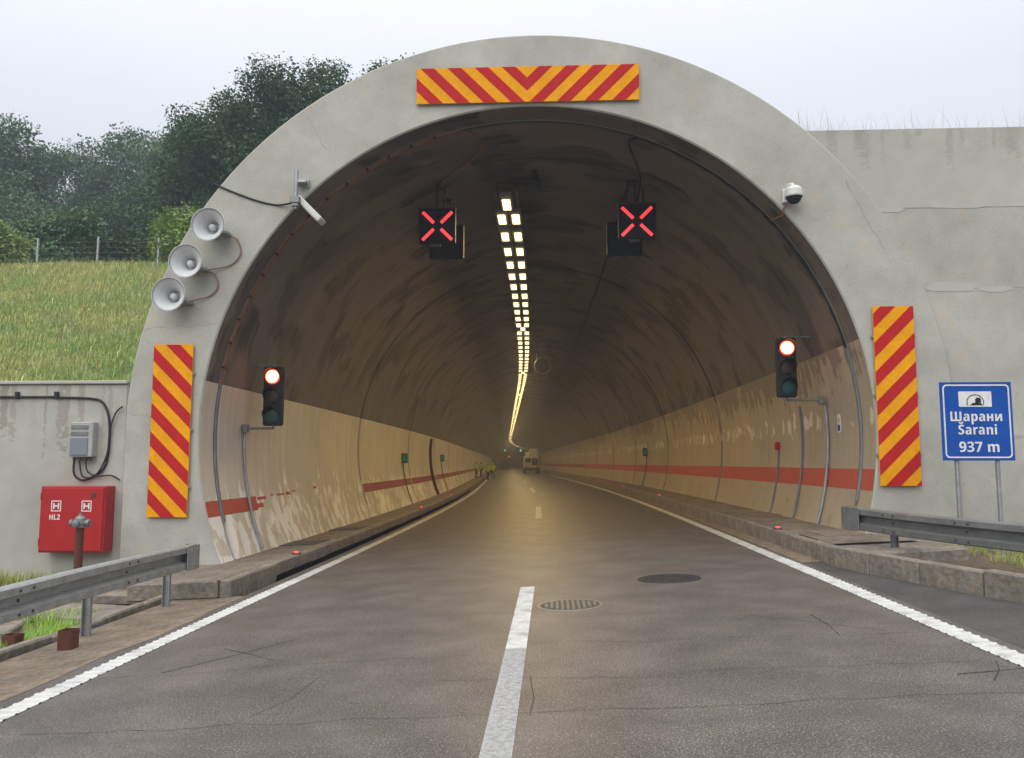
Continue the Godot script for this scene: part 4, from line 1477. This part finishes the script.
	for i in zl.size():
		for side in [-1.0, 1.0]:
			var z: float = zl[i] - (0.5 if side > 0 else 0.0)
			var s := thing("kerb_stud", "glowing red stud on the %s kerb, number %s from the tunnel mouth" % ["left" if side < 0 else "right", ["one", "two", "three", "four", "five", "six", "seven", "eight", "nine"][i]], "kerb light", rd(-4.585 if side < 0 else 4.1, z, 0.25), "red kerb studs")
			st = S()
			bx(st, Vector3(0, 0.012, 0), Vector3(0.13, 0.024, 0.13), 0.006)
			part(s, "base", st, mats.dark_grey)
			st = S()
			bx(st, Vector3(0, 0.035, 0.02), Vector3(0.07, 0.025, 0.06), 0.008)
			part(s, "light", st, mats.stud_red)
	# emergency signs, conduits and the hose pipe on the walls
	for g in [[-1.0, -34.0, 1.85, "green emergency light box on the left wall, the nearer one"], [-1.0, -50.0, 1.95, "green emergency light box on the left wall, the farther one"], [1.0, -42.0, 2.2, "green emergency light box on the right wall"]]:
		var a := rad_to_deg(asin((g[2] - TY) / TR))
		var at := bore(a if g[0] > 0 else 180.0 - a, g[1], TR)
		var b := thing("emergency_sign", g[3], "emergency sign", at, "green emergency light boxes")
		st = S()
		bx(st, Vector3(-g[0] * 0.11, 0, 0), Vector3(0.22, 0.40, 0.30), 0.015)
		part(b, "case", st, mats.dark_grey)
		st = S()
		bx(st, Vector3(-g[0] * 0.12, 0, 0.152), Vector3(0.15, 0.26, 0.012), 0.004)
		bx(st, Vector3(-g[0] * 0.222, 0, 0), Vector3(0.012, 0.3, 0.22), 0.004)
		part(b, "sign_light", st, mats.exit_green)
		st = S()
		var pts := []
		var foot := rad_to_deg(asin(((-0.05 if g[0] < 0 else 0.5) - TY) / TR))
		for i in 9:
			var q := lerpf(a - 2.0, foot, i / 8.0)
			pts.append(bore(q if g[0] > 0 else 180.0 - q, g[1], TR - 0.03) - at)
		tube(st, pts, 0.022, 6)
		part(b, "conduit", st, mats.zinc_dull)
	wall_pipe("hose_pipe", "dark red upright pipe on the left wall before the workers", -1.0, -43.6, 2.95, -0.03, 0.075, mats.rust, null)
	wall_pipe("marker_rod", "thin grey rod with a red cap on the right wall", 1.0, -19.4, 2.0, 0.5, 0.022, mats.zinc_dull, mats.cabinet_red)
	wall_pipe("wall_conduit", "thin grey conduit between the red capped rod and traffic light post", 1.0, -17.6, 2.85, 0.5, 0.024, mats.zinc_dull, null)
	# small notice
	var an2 := rad_to_deg(asin((2.38 - TY) / TR))
	var no := thing("wall_notice", "small white and blue notice on the right reveal", "notice", bore(an2, -15.4, TR - 0.006))
	st = S()
	bx(st, Vector3.ZERO, Vector3(0.01, 0.34, 0.17), 0.0)
	part(no, "plate", st, mats.sign_white)
	st = S()
	bx(st, Vector3(-0.006, -0.085, 0), Vector3(0.004, 0.11, 0.12), 0.0)
	part(no, "blue_field", st, mats.sign_blue)
	st = S()
	prism(st, V2([-0.05, 0.03, 0.05, 0.03, 0.0, 0.13]), Transform3D(Basis(Vector3.UP, -PI / 2), Vector3(-0.005, 0, 0)), 0.004)
	part(no, "yellow_triangle", st, mats.board_yellow)
	build_sign()
	guardrail("galvanised guardrail end on the left verge before the low wall", [Vector3(-5.06, 0.35, -11.5), Vector3(-5.06, 0.36, -9.0), Vector3(-5.06, 0.34, -6.0), Vector3(-5.06, 0.34, 0.0), Vector3(-5.06, 0.34, 10.0)], -1.0, [Vector3(-5.15, 0.45, -11.0), Vector3(-5.15, 0.45, -9.1), Vector3(-5.15, 0.45, -7.1), Vector3(-5.15, 0.45, -5.1), Vector3(-5.15, 0.45, -3.1)], mats.zinc, true)
	guardrail("dark grey guardrail end behind the right kerb before the blue sign", [Vector3(4.5, 0.83, -12.8), Vector3(4.92, 0.80, -11.5), Vector3(5.55, 0.78, -9.7), Vector3(6.5, 0.76, -7.2), Vector3(7.7, 0.76, -4.2), Vector3(9.5, 0.76, 0.0)], 1.0, [Vector3(4.87, 0.9, -12.1), Vector3(5.63, 0.88, -10.15), Vector3(6.45, 0.86, -8.0)], mats.zinc_dull, false)
	for s in [[-4.96, -8.42, 0.2, "rusty square post stub beside the left guardrail post"], [-5.60, -8.5, 0.24, "low rusty square post stub behind the edging stones"]]:
		st = S()
		var gy := -0.25 if s[0] > -5.3 else -0.36
		for q in [[0.07, 0.0, 0.008, 0.14], [-0.07, 0.0, 0.008, 0.14], [0.0, 0.07, 0.132, 0.008], [0.0, -0.07, 0.132, 0.008]]:
			bx(st, Vector3(s[0] + q[0], gy + s[2] / 2, s[1] + q[1]), Vector3(q[2], s[2], q[3]), 0.0015)
		tag(part(self, "post_stub", st, mats.rust), s[3], "post stub")

func wall_pipe(called: String, label: String, side: float, z: float, y1: float, y0: float, r: float, m: Material, cap: Material) -> void:
	var t := thing(called, label, "pipe")
	var pts := []
	for i in 13:
		var a := rad_to_deg(asin((lerpf(y0, y1, i / 12.0) - TY) / TR))
		pts.append(bore(a if side > 0 else 180.0 - a, z, TR - r))
	var st := S()
	tube(st, pts, r, 8)
	part(t, "pipe", st, m)
	if cap:
		st = S()
		bx(st, pts[12] + Vector3(-side * 0.02, 0.04, 0), Vector3(0.12, 0.18, 0.14), 0.02)
		part(t, "cap", st, cap)

# ---------------------------------------------------------------- people and truck
func sd_cap(p: Vector3, a: Vector3, b: Vector3, ra: float, rb: float) -> float:
	var ab := b - a
	var h := clampf((p - a).dot(ab) / ab.length_squared(), 0.0, 1.0)
	return (p - a - ab * h).length() - lerpf(ra, rb, h)

func nets(bones: Array, cell: float, k: float) -> SurfaceTool:
	var lo := Vector3.ONE * 1e9
	var hi := -lo
	for b in bones:
		for j in 2:
			var r := Vector3.ONE * (maxf(b[2], b[3]) + cell * 2)
			lo = lo.min(b[j] - r)
			hi = hi.max(b[j] + r)
	var n := Vector3i(((hi - lo) / cell).ceil()) + Vector3i.ONE
	var f := PackedFloat32Array()
	f.resize(n.x * n.y * n.z)
	for z in n.z:
		for y in n.y:
			for x in n.x:
				var p := lo + Vector3(x, y, z) * cell
				var d := 1e3
				for b in bones:
					var e := sd_cap(p, b[0], b[1], b[2], b[3])
					var h := maxf(k - absf(d - e), 0.0) / k
					d = minf(d, e) - h * h * k * 0.25
				f[(z * n.y + y) * n.x + x] = d
	var at := {}
	for z in n.z - 1:
		for y in n.y - 1:
			for x in n.x - 1:
				var c := []
				for j in 8: c.append(f[((z + (j >> 2)) * n.y + y + ((j >> 1) & 1)) * n.x + x + (j & 1)])
				var acc := Vector3.ZERO
				var m := 0
				for e in [[0, 1], [2, 3], [4, 5], [6, 7], [0, 2], [1, 3], [4, 6], [5, 7], [0, 4], [1, 5], [2, 6], [3, 7]]:
					var a: float = c[e[0]]
					var b: float = c[e[1]]
					if (a < 0.0) != (b < 0.0):
						var t := a / (a - b)
						var pa := Vector3(e[0] & 1, (e[0] >> 1) & 1, e[0] >> 2)
						var pb := Vector3(e[1] & 1, (e[1] >> 1) & 1, e[1] >> 2)
						acc += pa.lerp(pb, t)
						m += 1
				if m: at[Vector3i(x, y, z)] = lo + (Vector3(x, y, z) + acc / m) * cell
	var st := S()
	st.set_smooth_group(1)
	for v in at:
		var base: float = f[(v.z * n.y + v.y) * n.x + v.x]
		for ax in 3:
			var u := Vector3i.ZERO; u[ax] = 1
			var p1 := Vector3i.ZERO; p1[(ax + 1) % 3] = 1
			var p2 := Vector3i.ZERO; p2[(ax + 2) % 3] = 1
			var w: Vector3i = v + u
			var other: float = f[(w.z * n.y + w.y) * n.x + w.x]
			if (base < 0.0) == (other < 0.0): continue
			if not (at.has(v - p1) and at.has(v - p2) and at.has(v - p1 - p2)): continue
			if base < 0.0: quad(st, at[v], at[v - p1], at[v - p1 - p2], at[v - p2])
			else: quad(st, at[v], at[v - p2], at[v - p1 - p2], at[v - p1])
	return st

func person_body(walk: bool) -> Array:
	var s := 0.16 if walk else 0.04
	var b := [
		[Vector3(0, 1.0, 0), Vector3(0, 1.38, 0), 0.15, 0.16], [Vector3(-0.12, 1.4, 0), Vector3(0.12, 1.4, 0), 0.09, 0.09], [Vector3(0, 1.42, 0), Vector3(0, 1.56, 0.02), 0.06, 0.055],
		[Vector3(0, 1.62, 0.02), Vector3(0, 1.70, 0.02), 0.09, 0.095], [Vector3(0, 1.62, 0.11), Vector3(0, 1.65, 0.11), 0.015, 0.012]]
	for e in [-1.0, 1.0]:
		var g: float = s * e
		b.append([Vector3(e * 0.09, 0.95, 0), Vector3(e * 0.11, 0.5, g * 0.6 + 0.03), 0.10, 0.07])
		b.append([Vector3(e * 0.11, 0.5, g * 0.6 + 0.03), Vector3(e * 0.115, 0.09, g - 0.02), 0.065, 0.045])
		b.append([Vector3(e * 0.115, 0.05, g - 0.03), Vector3(e * 0.13, 0.045, g + 0.15), 0.05, 0.04])
		b.append([Vector3(e * 0.21, 1.40, 0), Vector3(e * 0.27, 1.12, -g * 0.5), 0.06, 0.048])
		b.append([Vector3(e * 0.27, 1.12, -g * 0.5), Vector3(e * 0.25, 0.88, -g * 0.5 + 0.10), 0.045, 0.035])
		b.append([Vector3(e * 0.25, 0.88, -g * 0.5 + 0.10), Vector3(e * 0.24, 0.78, -g * 0.5 + 0.13), 0.04, 0.025])
	return b

func build_people() -> void:
	var meshes := []
	for w in [true, false]:
		var vest := [[Vector3(0, 0.98, 0), Vector3(0, 1.38, 0), 0.175, 0.185], [Vector3(-0.13, 1.42, 0), Vector3(0.13, 1.42, 0), 0.105, 0.105]]
		for e in [-1.0, 1.0]: vest.append([Vector3(e * 0.2, 1.41, 0), Vector3(e * 0.265, 1.14, -(0.08 if w else 0.02) * e), 0.085, 0.07])
		meshes.append([commit(nets(person_body(w), 0.04, 0.05)), commit(nets(vest, 0.05, 0.05))])
	var hs := S()
	lathe(hs, [Vector2(0.15, 1.68), Vector2(0.125, 1.69), Vector2(0.118, 1.75), Vector2(0.08, 1.81), Vector2(0, 1.825)], Transform3D(Basis(), Vector3(0, 0, 0.02)), 16)
	var helmet := commit(hs)
	var who := [
		["person in yellow hi-vis jacket walking on the left edge line, nearest of the workers", -3.95, -90.0, 0.0, 0, 2.9],
		["person in yellow hi-vis jacket standing on the walkway against the left wall", -5.35, -93.0, 0.245, 1, 1.2],
		["person in yellow hi-vis jacket half hidden beside the walkway kerb", -4.9, -95.5, 0.245, 1, 2.2],
		["person in yellow hi-vis jacket behind the nearest worker, towards the lane", -3.5, -97.0, 0.0, 0, 3.4]]
	for p in who:
		var t := thing("person", p[0], "person", rd(p[1], p[2], p[3]), "workers on the left side of the tunnel")
		t.rotation.y = p[5]
		part_mesh(t, "body", meshes[p[4]][0], mats.navy_cloth)
		part_mesh(t, "hi_vis_jacket", meshes[p[4]][1], mats.hi_vis)
		part_mesh(t, "helmet", helmet, mats.helmet)

func build_truck() -> void:
	var z := -118.0
	var t := thing("service_truck", "white service truck standing in the right lane deep in the tunnel", "truck", rd(1.75, z, 0.0))
	t.rotation.y = 0.056
	var st := S()
	bx(st, Vector3(0, 0.75, -3.0), Vector3(2.2, 0.3, 7.6), 0.04)
	part(t, "chassis", st, mats.dark_grey)
	st = S()
	bx(st, Vector3(-0.1, 1.65, -0.4), Vector3(2.2, 1.7, 2.0), 0.12)
	part(t, "cab", st, mats.truck_white)
	st = S()
	bx(st, Vector3(0.25, 2.0, -4.2), Vector3(2.1, 2.3, 4.8), 0.06)
	part(t, "box_body", st, mats.truck_white)
	st = S()
	bx(st, Vector3(0.25, 3.05, -0.5), Vector3(1.2, 1.1, 1.3), 0.06)
	part(t, "lift_basket", st, mats.truck_white)
	st = S()
	bx(st, Vector3(-0.55, 1.95, 0.606), Vector3(0.8, 0.6, 0.02), 0.0)
	bx(st, Vector3(0.42, 1.75, 0.606), Vector3(0.85, 1.0, 0.02), 0.0)
	part(t, "windscreen", st, mats.glass_dark)
	st = S()
	bx(st, Vector3(0, 0.72, 0.64), Vector3(2.2, 0.35, 0.12), 0.03)
	part(t, "bumper", st, mats.dark_grey)
	for x in [-0.95, 0.9]:
		for zz in [0.0, -5.4]:
			st = S()
			lathe(st, [Vector2(0.0, -0.14), Vector2(0.4, -0.14), Vector2(0.46, -0.1), Vector2(0.46, 0.1), Vector2(0.4, 0.14), Vector2(0.0, 0.14)], Transform3D(Basis(Vector3.BACK, PI / 2), Vector3(x, 0.47, zz)), 18)
			part(t, "wheel", st, mats.black_rubber)
	for x in [-0.85, 0.7]:
		st = S()
		bx(st, Vector3(x, 1.0, 0.606), Vector3(0.3, 0.16, 0.03), 0.01)
		part(t, "tail_lamp", st, mats.cabinet_red)

# ---------------------------------------------------------------- plants
# leaves of one twig: corner points, normals and indices to be copied through a crown
func leaf_cluster(sd: int, n: int, size: float, spread: float, narrow: float) -> Array:
	var r := RandomNumberGenerator.new()
	r.seed = sd
	var V := PackedVector3Array()
	var N := PackedVector3Array()
	for i in n:
		var c := Vector3(r.randf_range(-1, 1), r.randf_range(-0.7, 0.7), r.randf_range(-1, 1)) * spread * 0.8
		var b := Basis.from_euler(Vector3(r.randf_range(-0.9, 0.9), r.randf() * TAU, r.randf_range(-0.9, 0.9)))
		var l := size * r.randf_range(0.6, 1.25)
		var w := l * narrow
		for p in [Vector3(0, 0, -l), Vector3(w, 0.15 * l, 0), Vector3(0, 0, l), Vector3(-w, 0.15 * l, 0)]:
			V.append(c + b * p)
			N.append(b * Vector3(p.x * 0.0, 1, 0))
	return [V, N]

func leaf_mesh(clusters: Array, xf: Array, cols: Array) -> ArrayMesh:
	var V := PackedVector3Array()
	var N := PackedVector3Array()
	var C := PackedColorArray()
	var I := PackedInt32Array()
	for i in xf.size():
		var c: Array = clusters[i % clusters.size()]
		var t: Transform3D = xf[i]
		V.append_array(t * (c[0] as PackedVector3Array))
		N.append_array(Transform3D(t.basis.orthonormalized()) * (c[1] as PackedVector3Array))
		var cc := PackedColorArray()
		cc.resize(c[0].size())
		cc.fill(cols[i])
		C.append_array(cc)
	for k in V.size() / 4:
		var o := k * 4
		I.append(o); I.append(o + 1); I.append(o + 2)
		I.append(o); I.append(o + 2); I.append(o + 3)
	var a := []
	a.resize(Mesh.ARRAY_MAX)
	a[Mesh.ARRAY_VERTEX] = V
	a[Mesh.ARRAY_NORMAL] = N
	a[Mesh.ARRAY_COLOR] = C
	a[Mesh.ARRAY_INDEX] = I
	var m := ArrayMesh.new()
	m.add_surface_from_arrays(Mesh.PRIMITIVE_TRIANGLES, a)
	return m

func scatter(parent: Node, called: String, mesh: Mesh, m: Material, xf: Array, cols: Array) -> MultiMeshInstance3D:
	var mm := MultiMesh.new()
	mm.transform_format = MultiMesh.TRANSFORM_3D
	mm.use_colors = true
	mm.mesh = mesh
	mm.instance_count = xf.size()
	for i in xf.size():
		mm.set_instance_transform(i, xf[i])
		mm.set_instance_color(i, cols[i])
	var o := MultiMeshInstance3D.new()
	o.name = called if parent != self else numbered(called)
	o.multimesh = mm
	o.material_override = m
	parent.add_child(o, true)
	return o

func tree(called: String, label: String, group: String, at: Vector3, height: float, width: float, lobes: int, per: int, cluster: Array, m: Material, pale: float, low := 0.18) -> void:
	var t := thing(called, label, "tree" if height > 4.5 else "bush", at, group)
	var st := S()
	var ends := []
	var trunk := [Vector3(0, -0.4, 0), Vector3(rng.randf_range(-0.1, 0.1), height * 0.25, 0), Vector3(rng.randf_range(-0.3, 0.3), height * 0.5, rng.randf_range(-0.3, 0.3)), Vector3(rng.randf_range(-0.4, 0.4), height * 0.85, rng.randf_range(-0.4, 0.4))]
	tube(st, trunk, height * 0.016 + 0.02, 8, 0.02)
	for i in lobes:
		var h := lerpf(low, 0.93, (i + rng.randf() * 0.7) / lobes)
		var a := i * 2.4 + rng.randf_range(-0.4, 0.4)
		var reach := width * 0.5 * sqrt(maxf(0.05, 1.0 - pow((h - 0.45) / 0.56, 2))) * rng.randf_range(0.35, 0.85)
		var e := Vector3(cos(a) * reach, h * height, sin(a) * reach)
		ends.append(e)
		var s0: Vector3 = trunk[1].lerp(trunk[3], clampf(h - 0.3, 0.0, 0.9))
		tube(st, [s0, s0.lerp(e, 0.5) + Vector3(0, 0.2, 0), e], height * 0.006 + 0.008, 5, 0.008)
	part(t, "trunk", st, mats.bark)
	var xf := []
	var cols := []
	for e in ends:
		var lr := Vector3(rng.randf_range(0.75, 1.25), rng.randf_range(0.5, 0.8), rng.randf_range(0.75, 1.25)) * width * 0.21
		var tone := rng.randf_range(0.75, 1.2)
		var blossom: bool = pale > 0.0 and e.y > height * 0.62 and rng.randf() < 0.6
		for k in per:
			var v := Vector3(rng.randfn(), rng.randfn(), rng.randfn()).normalized() * pow(rng.randf(), 0.45)
			var p: Vector3 = e + v * lr
			if p.y < height * low * 0.5: continue
			var b := Basis.from_euler(Vector3(rng.randf() * 0.8, rng.randf() * TAU, rng.randf() * 0.8)).scaled(Vector3.ONE * rng.randf_range(0.7, 1.25))
			xf.append(Transform3D(b, p))
			var g := tone * rng.randf_range(0.8, 1.2)
			var c := Color(g, g, g)
			if blossom and rng.randf() < pale: c = Color(g * 2.6, g * 2.0, g * 2.6)
			cols.append(c)
	part_mesh(t, "crown", leaf_mesh(cluster, xf, cols), m)

func build_plants() -> void:
	var c1 := []
	var c2 := []
	var c3 := []
	for i in 3:
		c1.append(leaf_cluster(10 + i, 28, 0.085, 0.6, 0.55))
		c2.append(leaf_cluster(20 + i, 24, 0.11, 0.75, 0.55))
		c3.append(leaf_cluster(30 + i, 14, 0.075, 0.3, 0.45))
	var grp := "trees behind the grassy slope"
	for a in [
		["tall dark broadleaf tree rising just behind the portal arch", -12.3, -38.0, 12.2, 7.8, 30, 110, 0, 0.0],
		["dark broadleaf tree at the left of the tallest one", -17.0, -40.0, 11.3, 7.0, 26, 100, 0, 0.0],
		["dark tree half hidden behind the top of the arch", -7.9, -39.0, 13.2, 5.6, 22, 90, 0, 0.0],
		["pale blossoming tree in the middle of the wood", -31.0, -60.0, 17.4, 10.5, 28, 90, 1, 0.45],
		["mid green tree left of the blossoming one", -37.5, -61.0, 17.0, 10.0, 26, 90, 1, 0.15],
		["hazy tree at the left edge of the picture", -36.6, -52.0, 15.2, 9.0, 26, 90, 1, 0.1],
		["hazy tree beyond the left edge of the frame", -42.5, -54.0, 15.0, 9.0, 24, 90, 1, 0.0],
		["tree between the blossoming and the tall dark tree", -26.0, -56.0, 15.0, 9.5, 24, 90, 1, 0.1],
		["low dark tree under the wood's edge near the arch", -19.5, -46.0, 8.5, 7.0, 20, 90, 0, 0.0],
		["low dark tree in the middle of the wood's edge", -26.0, -48.0, 9.0, 8.0, 22, 90, 0, 0.0],
		["low dark tree at the left end of the wood's edge", -33.0, -47.0, 8.5, 8.0, 22, 90, 1, 0.0]]:
		tree("broadleaf_tree", a[0], grp, Vector3(a[1], hill(a[1], a[2]), a[2]), a[3], a[4], a[5], a[6], c1 if a[7] == 0 else c2, mats.leaf_dark if a[7] == 0 else mats.leaf_mid, a[8], 0.12)
	grp = "bushes along the fence"
	for a in [["bright green young bush beside the portal arch", -12.6, -26.8, 2.3, 2.2, 24, 18, "leaf_light"], ["bright green bush at the left end of the fence", -19.4, -27.5, 1.9, 1.8, 18, 24, "leaf_light"], ["mid green rounded bush behind the fence on the left", -19.5, -31.0, 3.0, 3.4, 14, 70, "leaf_mid"], ["dark bush behind the fence in the middle", -17.0, -33.0, 2.8, 3.4, 14, 70, "leaf_dark"], ["dark bush behind the fence near the bright young bush", -14.3, -31.0, 2.4, 3.0, 14, 70, "leaf_dark"]]:
		tree("bush", a[0], grp, Vector3(a[1], hill(a[1], a[2]) - 0.1, a[2]), a[3], a[4], a[5], a[6], c3 if a[7] == "leaf_light" else c1, mats[a[7]], 0.0, 0.1)
	# fence on the crest
	var fence := thing("wire_fence", "thin wire fence with pale posts along the top of the slope", "fence")
	var st := S()
	for i in 7:
		var x := -21.2 + 2.06 * i
		st = S()
		bx(st, Vector3(x, hill(x, -26.0) + 0.32, -26.0), Vector3(0.06, 1.2, 0.06), 0.01)
		part(fence, "fence_post", st, mats.zinc)
	for k in 4:
		st = S()
		var pts := []
		for i in 7: pts.append(Vector3(-21.2 + 2.06 * i, hill(-21.2 + 2.06 * i, -26.0) + 0.2 + 0.18 * k, -25.95))
		tube(st, pts, 0.003, 4)
		part(fence, "wire", st, mats.zinc_dull)
	# grass
	var tuft := grass_mesh(5, 14, 0.12, 0.005, 0.26)
	var nz := FastNoiseLite.new()
	nz.seed = 4; nz.frequency = 0.22; nz.fractal_octaves = 3
	var xf := []
	var cols := []
	for i in 36000:
		var x := rng.randf_range(-27.0, -5.4)
		var z := rng.randf_range(-29.0, -14.35)
		if (x - TX) * (x - TX) < 43.5 and z > -22.0: continue
		var dry := clampf(0.5 + nz.get_noise_2d(x * 1.6, z * 1.6) * 1.5 + 0.18 * (-(z + 20.0) / 6.0), 0.0, 1.0)
		var g := rng.randf_range(0.7, 1.3)
		var c := Color(0.82, 1.1, 0.75).lerp(Color(1.3, 1.25, 1.05), dry)
		if rng.randf() < 0.05: c = Color(1.7, 1.0, 1.0)
		elif rng.randf() < 0.06: c = Color(2.2, 2.1, 1.7)
		var s := rng.randf_range(0.6, 1.25)
		xf.append(Transform3D(Basis(Vector3.UP, rng.randf() * TAU).scaled(Vector3(s * 1.1, s, s * 1.1)), Vector3(x, hill(x, z) - 0.03, z)))
		cols.append(c * g)
	stuff(scatter(self, "meadow_grass", tuft, mats.grass_blade, xf, cols))
	xf = []
	cols = []
	var stem := grass_mesh(7, 4, 0.34, 0.0035, 0.25)
	for i in 5000:
		var x := rng.randf_range(-27.0, -5.4)
		var z := rng.randf_range(-29.0, -14.35)
		if (x - TX) * (x - TX) < 43.5 and z > -22.0: continue
		var s := rng.randf_range(0.5, 1.2)
		xf.append(Transform3D(Basis(Vector3.UP, rng.randf() * TAU).scaled(Vector3(s, s, s)), Vector3(x, hill(x, z) - 0.02, z)))
		cols.append((Color(1.0, 0.85, 0.7) if rng.randf() < 0.4 else Color(0.8, 1.0, 0.6)) * rng.randf_range(0.6, 1.2))
	stuff(scatter(self, "seeding_grass", stem, mats.dry_stalk, xf, cols))
	xf = []
	cols = []
	var fl := leaf_mesh([leaf_cluster(9, 5, 0.03, 0.12, 0.8)], [Transform3D()], [Color.WHITE])
	for i in 260:
		var x := rng.randf_range(-24.0, -7.4)
		var z := rng.randf_range(-25.0, -14.6)
		if nz.get_noise_2d(x * 2.0 + 60.0, z * 2.0) < 0.12: continue
		xf.append(Transform3D(Basis(Vector3.UP, rng.randf() * TAU), Vector3(x, hill(x, z) + rng.randf_range(0.25, 0.4), z)))
		cols.append(Color.WHITE)
	stuff(scatter(self, "meadow_flowers", fl, mats.flower_yellow, xf, cols))
	# tall dry stalks along the top of the right wall and behind the arch
	xf = []
	cols = []
	var stalk := grass_mesh(8, 3, 0.75, 0.0035, 0.2)
	for i in 300:
		var x := 3.7 + pow(rng.randf(), 2.4) * 7.0
		var z := -14.27 - rng.randf() * 0.6
		var s := rng.randf_range(0.25, 1.0)
		xf.append(Transform3D(Basis(Vector3.UP, rng.randf() * TAU).scaled(Vector3(s, s, s)), Vector3(x, hill(x, z) - 0.02, z)))
		cols.append(Color.WHITE * rng.randf_range(0.7, 1.25))
	stuff(scatter(self, "dry_grass", stalk, mats.dry_stalk, xf, cols))
	# weeds: left verge, foot of the low wall, and behind the right kerb
	xf = []
	cols = []
	var weed := grass_mesh(6, 14, 0.16, 0.0045, 0.1)
	for i in 900:
		var x := -6.0
		var z := 0.0
		var s := 1.0
		if i < 420:
			x = -5.55 - absf(rng.randfn()) * 0.22
			z = rng.randf_range(-9.9, -7.9)
		elif i < 560:
			x = rng.randf_range(-7.4, -5.9)
			z = -10.3 + rng.randfn() * 0.25
		elif i < 640:
			x = rng.randf_range(-9.6, -7.5)
			z = -13.7 + rng.randf() * 0.25
			s = 1.5
		else:
			x = rng.randf_range(5.9, 8.0)
			z = rng.randf_range(-13.4, -10.2)
			s = 0.8
		s *= rng.randf_range(0.45, 1.1)
		xf.append(Transform3D(Basis(Vector3.UP, rng.randf() * TAU).scaled(Vector3(s, s, s)), front(x, z) - Vector3(0, 0.01, 0)))
		var g := rng.randf_range(0.7, 1.2)
		cols.append(Color(1.0, 1.5, 0.6) * g if i < 560 else Color(1.3, 1.3, 0.9) * g)
	stuff(scatter(self, "verge_grass", weed, mats.grass_blade, xf, cols))

func grass_mesh(sd: int, n: int, h: float, w: float, spread: float) -> ArrayMesh:
	var r := RandomNumberGenerator.new()
	r.seed = sd
	var st := S()
	for i in n:
		var p := Vector3(r.randf_range(-1, 1), 0, r.randf_range(-1, 1)) * spread
		var a := r.randf() * TAU
		var lean := Vector3(cos(a), 0, sin(a)) * r.randf_range(0.1, 0.8) * h
		var s := Vector3(-sin(a), 0, cos(a)) * w
		var hh := h * r.randf_range(0.6, 1.3)
		var m := p + Vector3(0, hh * 0.6, 0) + lean * 0.35
		var e := p + Vector3(0, hh, 0) + lean
		var g := r.randf_range(0.8, 1.2)
		st.set_color(Color(g, g, g))
		quad(st, p - s, m - s * 0.7, m + s * 0.7, p + s)
		tri(st, m - s * 0.7, e, m + s * 0.7)
	st.generate_normals()
	return st.commit()

# thin even cloud: faint soft swells of brightness over the whole dome
func cloud_cover() -> ImageTexture:
	var f := FastNoiseLite.new()
	f.seed = 91; f.frequency = 1.5; f.fractal_octaves = 4; f.noise_type = FastNoiseLite.TYPE_SIMPLEX_SMOOTH
	var im := Image.create(512, 256, false, Image.FORMAT_RGBA8)
	for y in 256:
		var e := PI * (0.5 - (y + 0.5) / 256.0)
		for x in 512:
			var a := TAU * x / 512.0
			var v := 0.5 + f.get_noise_3d(cos(a) * cos(e), sin(e) * 2.5, sin(a) * cos(e))
			im.set_pixel(x, y, Color(1, 1, 1, clampf(v * 0.045, 0.0, 1.0)))
	return ImageTexture.create_from_image(im)

# ---------------------------------------------------------------- build
func _ready() -> void:
	rng.seed = 20240611
	var cam := Camera3D.new()
	cam.name = "camera"
	cam.position = Vector3(0, 1.65, 0)
	cam.rotation = Vector3(deg_to_rad(5.85), deg_to_rad(2.72), 0)
	cam.fov = rad_to_deg(2.0 * atan(379.0 / 820.0))
	cam.near = 0.1
	cam.far = 1500.0
	cam.current = true
	add_child(cam)
	var env := Environment.new()
	env.background_mode = Environment.BG_SKY
	env.tonemap_mode = Environment.TONE_MAPPER_LINEAR
	env.tonemap_exposure = 1.12
	var sky := Sky.new()
	var sk := ProceduralSkyMaterial.new()
	sk.sky_horizon_color = Color(0.455, 0.475, 0.545).linear_to_srgb()
	sk.sky_top_color = Color(2.7, 2.75, 2.85).linear_to_srgb()
	sk.sky_curve = 2.0
	sk.sky_energy_multiplier = 1.0
	sk.sky_cover = cloud_cover()
	sk.sky_cover_modulate = Color(1, 1, 1)
	sk.ground_horizon_color = Color(0.55, 0.56, 0.55)
	sk.ground_bottom_color = Color(0.30, 0.30, 0.28)
	sk.sun_angle_max = 0.0
	sky.sky_material = sk
	env.sky = sky
	env.sdfgi_enabled = true
	env.ssao_enabled = true
	env.ssil_enabled = true
	env.fog_enabled = true
	env.fog_density = 0.0018
	env.fog_light_color = Color(0.88, 0.93, 1.0)
	env.volumetric_fog_enabled = true
	env.volumetric_fog_density = 0.0
	var we := WorldEnvironment.new()
	we.name = "environment"
	we.environment = env
	add_child(we)
	var sun := DirectionalLight3D.new()
	sun.name = "sun"
	sun.light_energy = 0.5
	sun.light_angular_distance = 60.0
	sun.light_color = Color(1.0, 0.985, 0.96)
	sun.shadow_enabled = true
	sun.sky_mode = DirectionalLight3D.SKY_MODE_LIGHT_ONLY
	sun.rotation = Vector3(deg_to_rad(-45.0), deg_to_rad(-20.0), 0)
	add_child(sun)
	make_materials()
	build_ground()
	build_road()
	build_kerbs()
	build_portal()
	build_bore()
	build_lamps()
	build_fixtures()
	build_people()
	build_truck()
	build_plants()
	# smoke-laden air inside the bore
	var fv := FogVolume.new()
	fv.name = "tunnel_haze"
	fv.shape = RenderingServer.FOG_VOLUME_SHAPE_BOX
	fv.size = Vector3(34.0, 7.6, 372.0)
	fv.position = Vector3(-8.0, 3.7, -30.0 - 186.0)
	var fm := FogMaterial.new()
	fm.density = 0.006
	fm.albedo = Color(0.45, 0.43, 0.40)
	fv.material = fm
	structure(fv)
	add_child(fv)
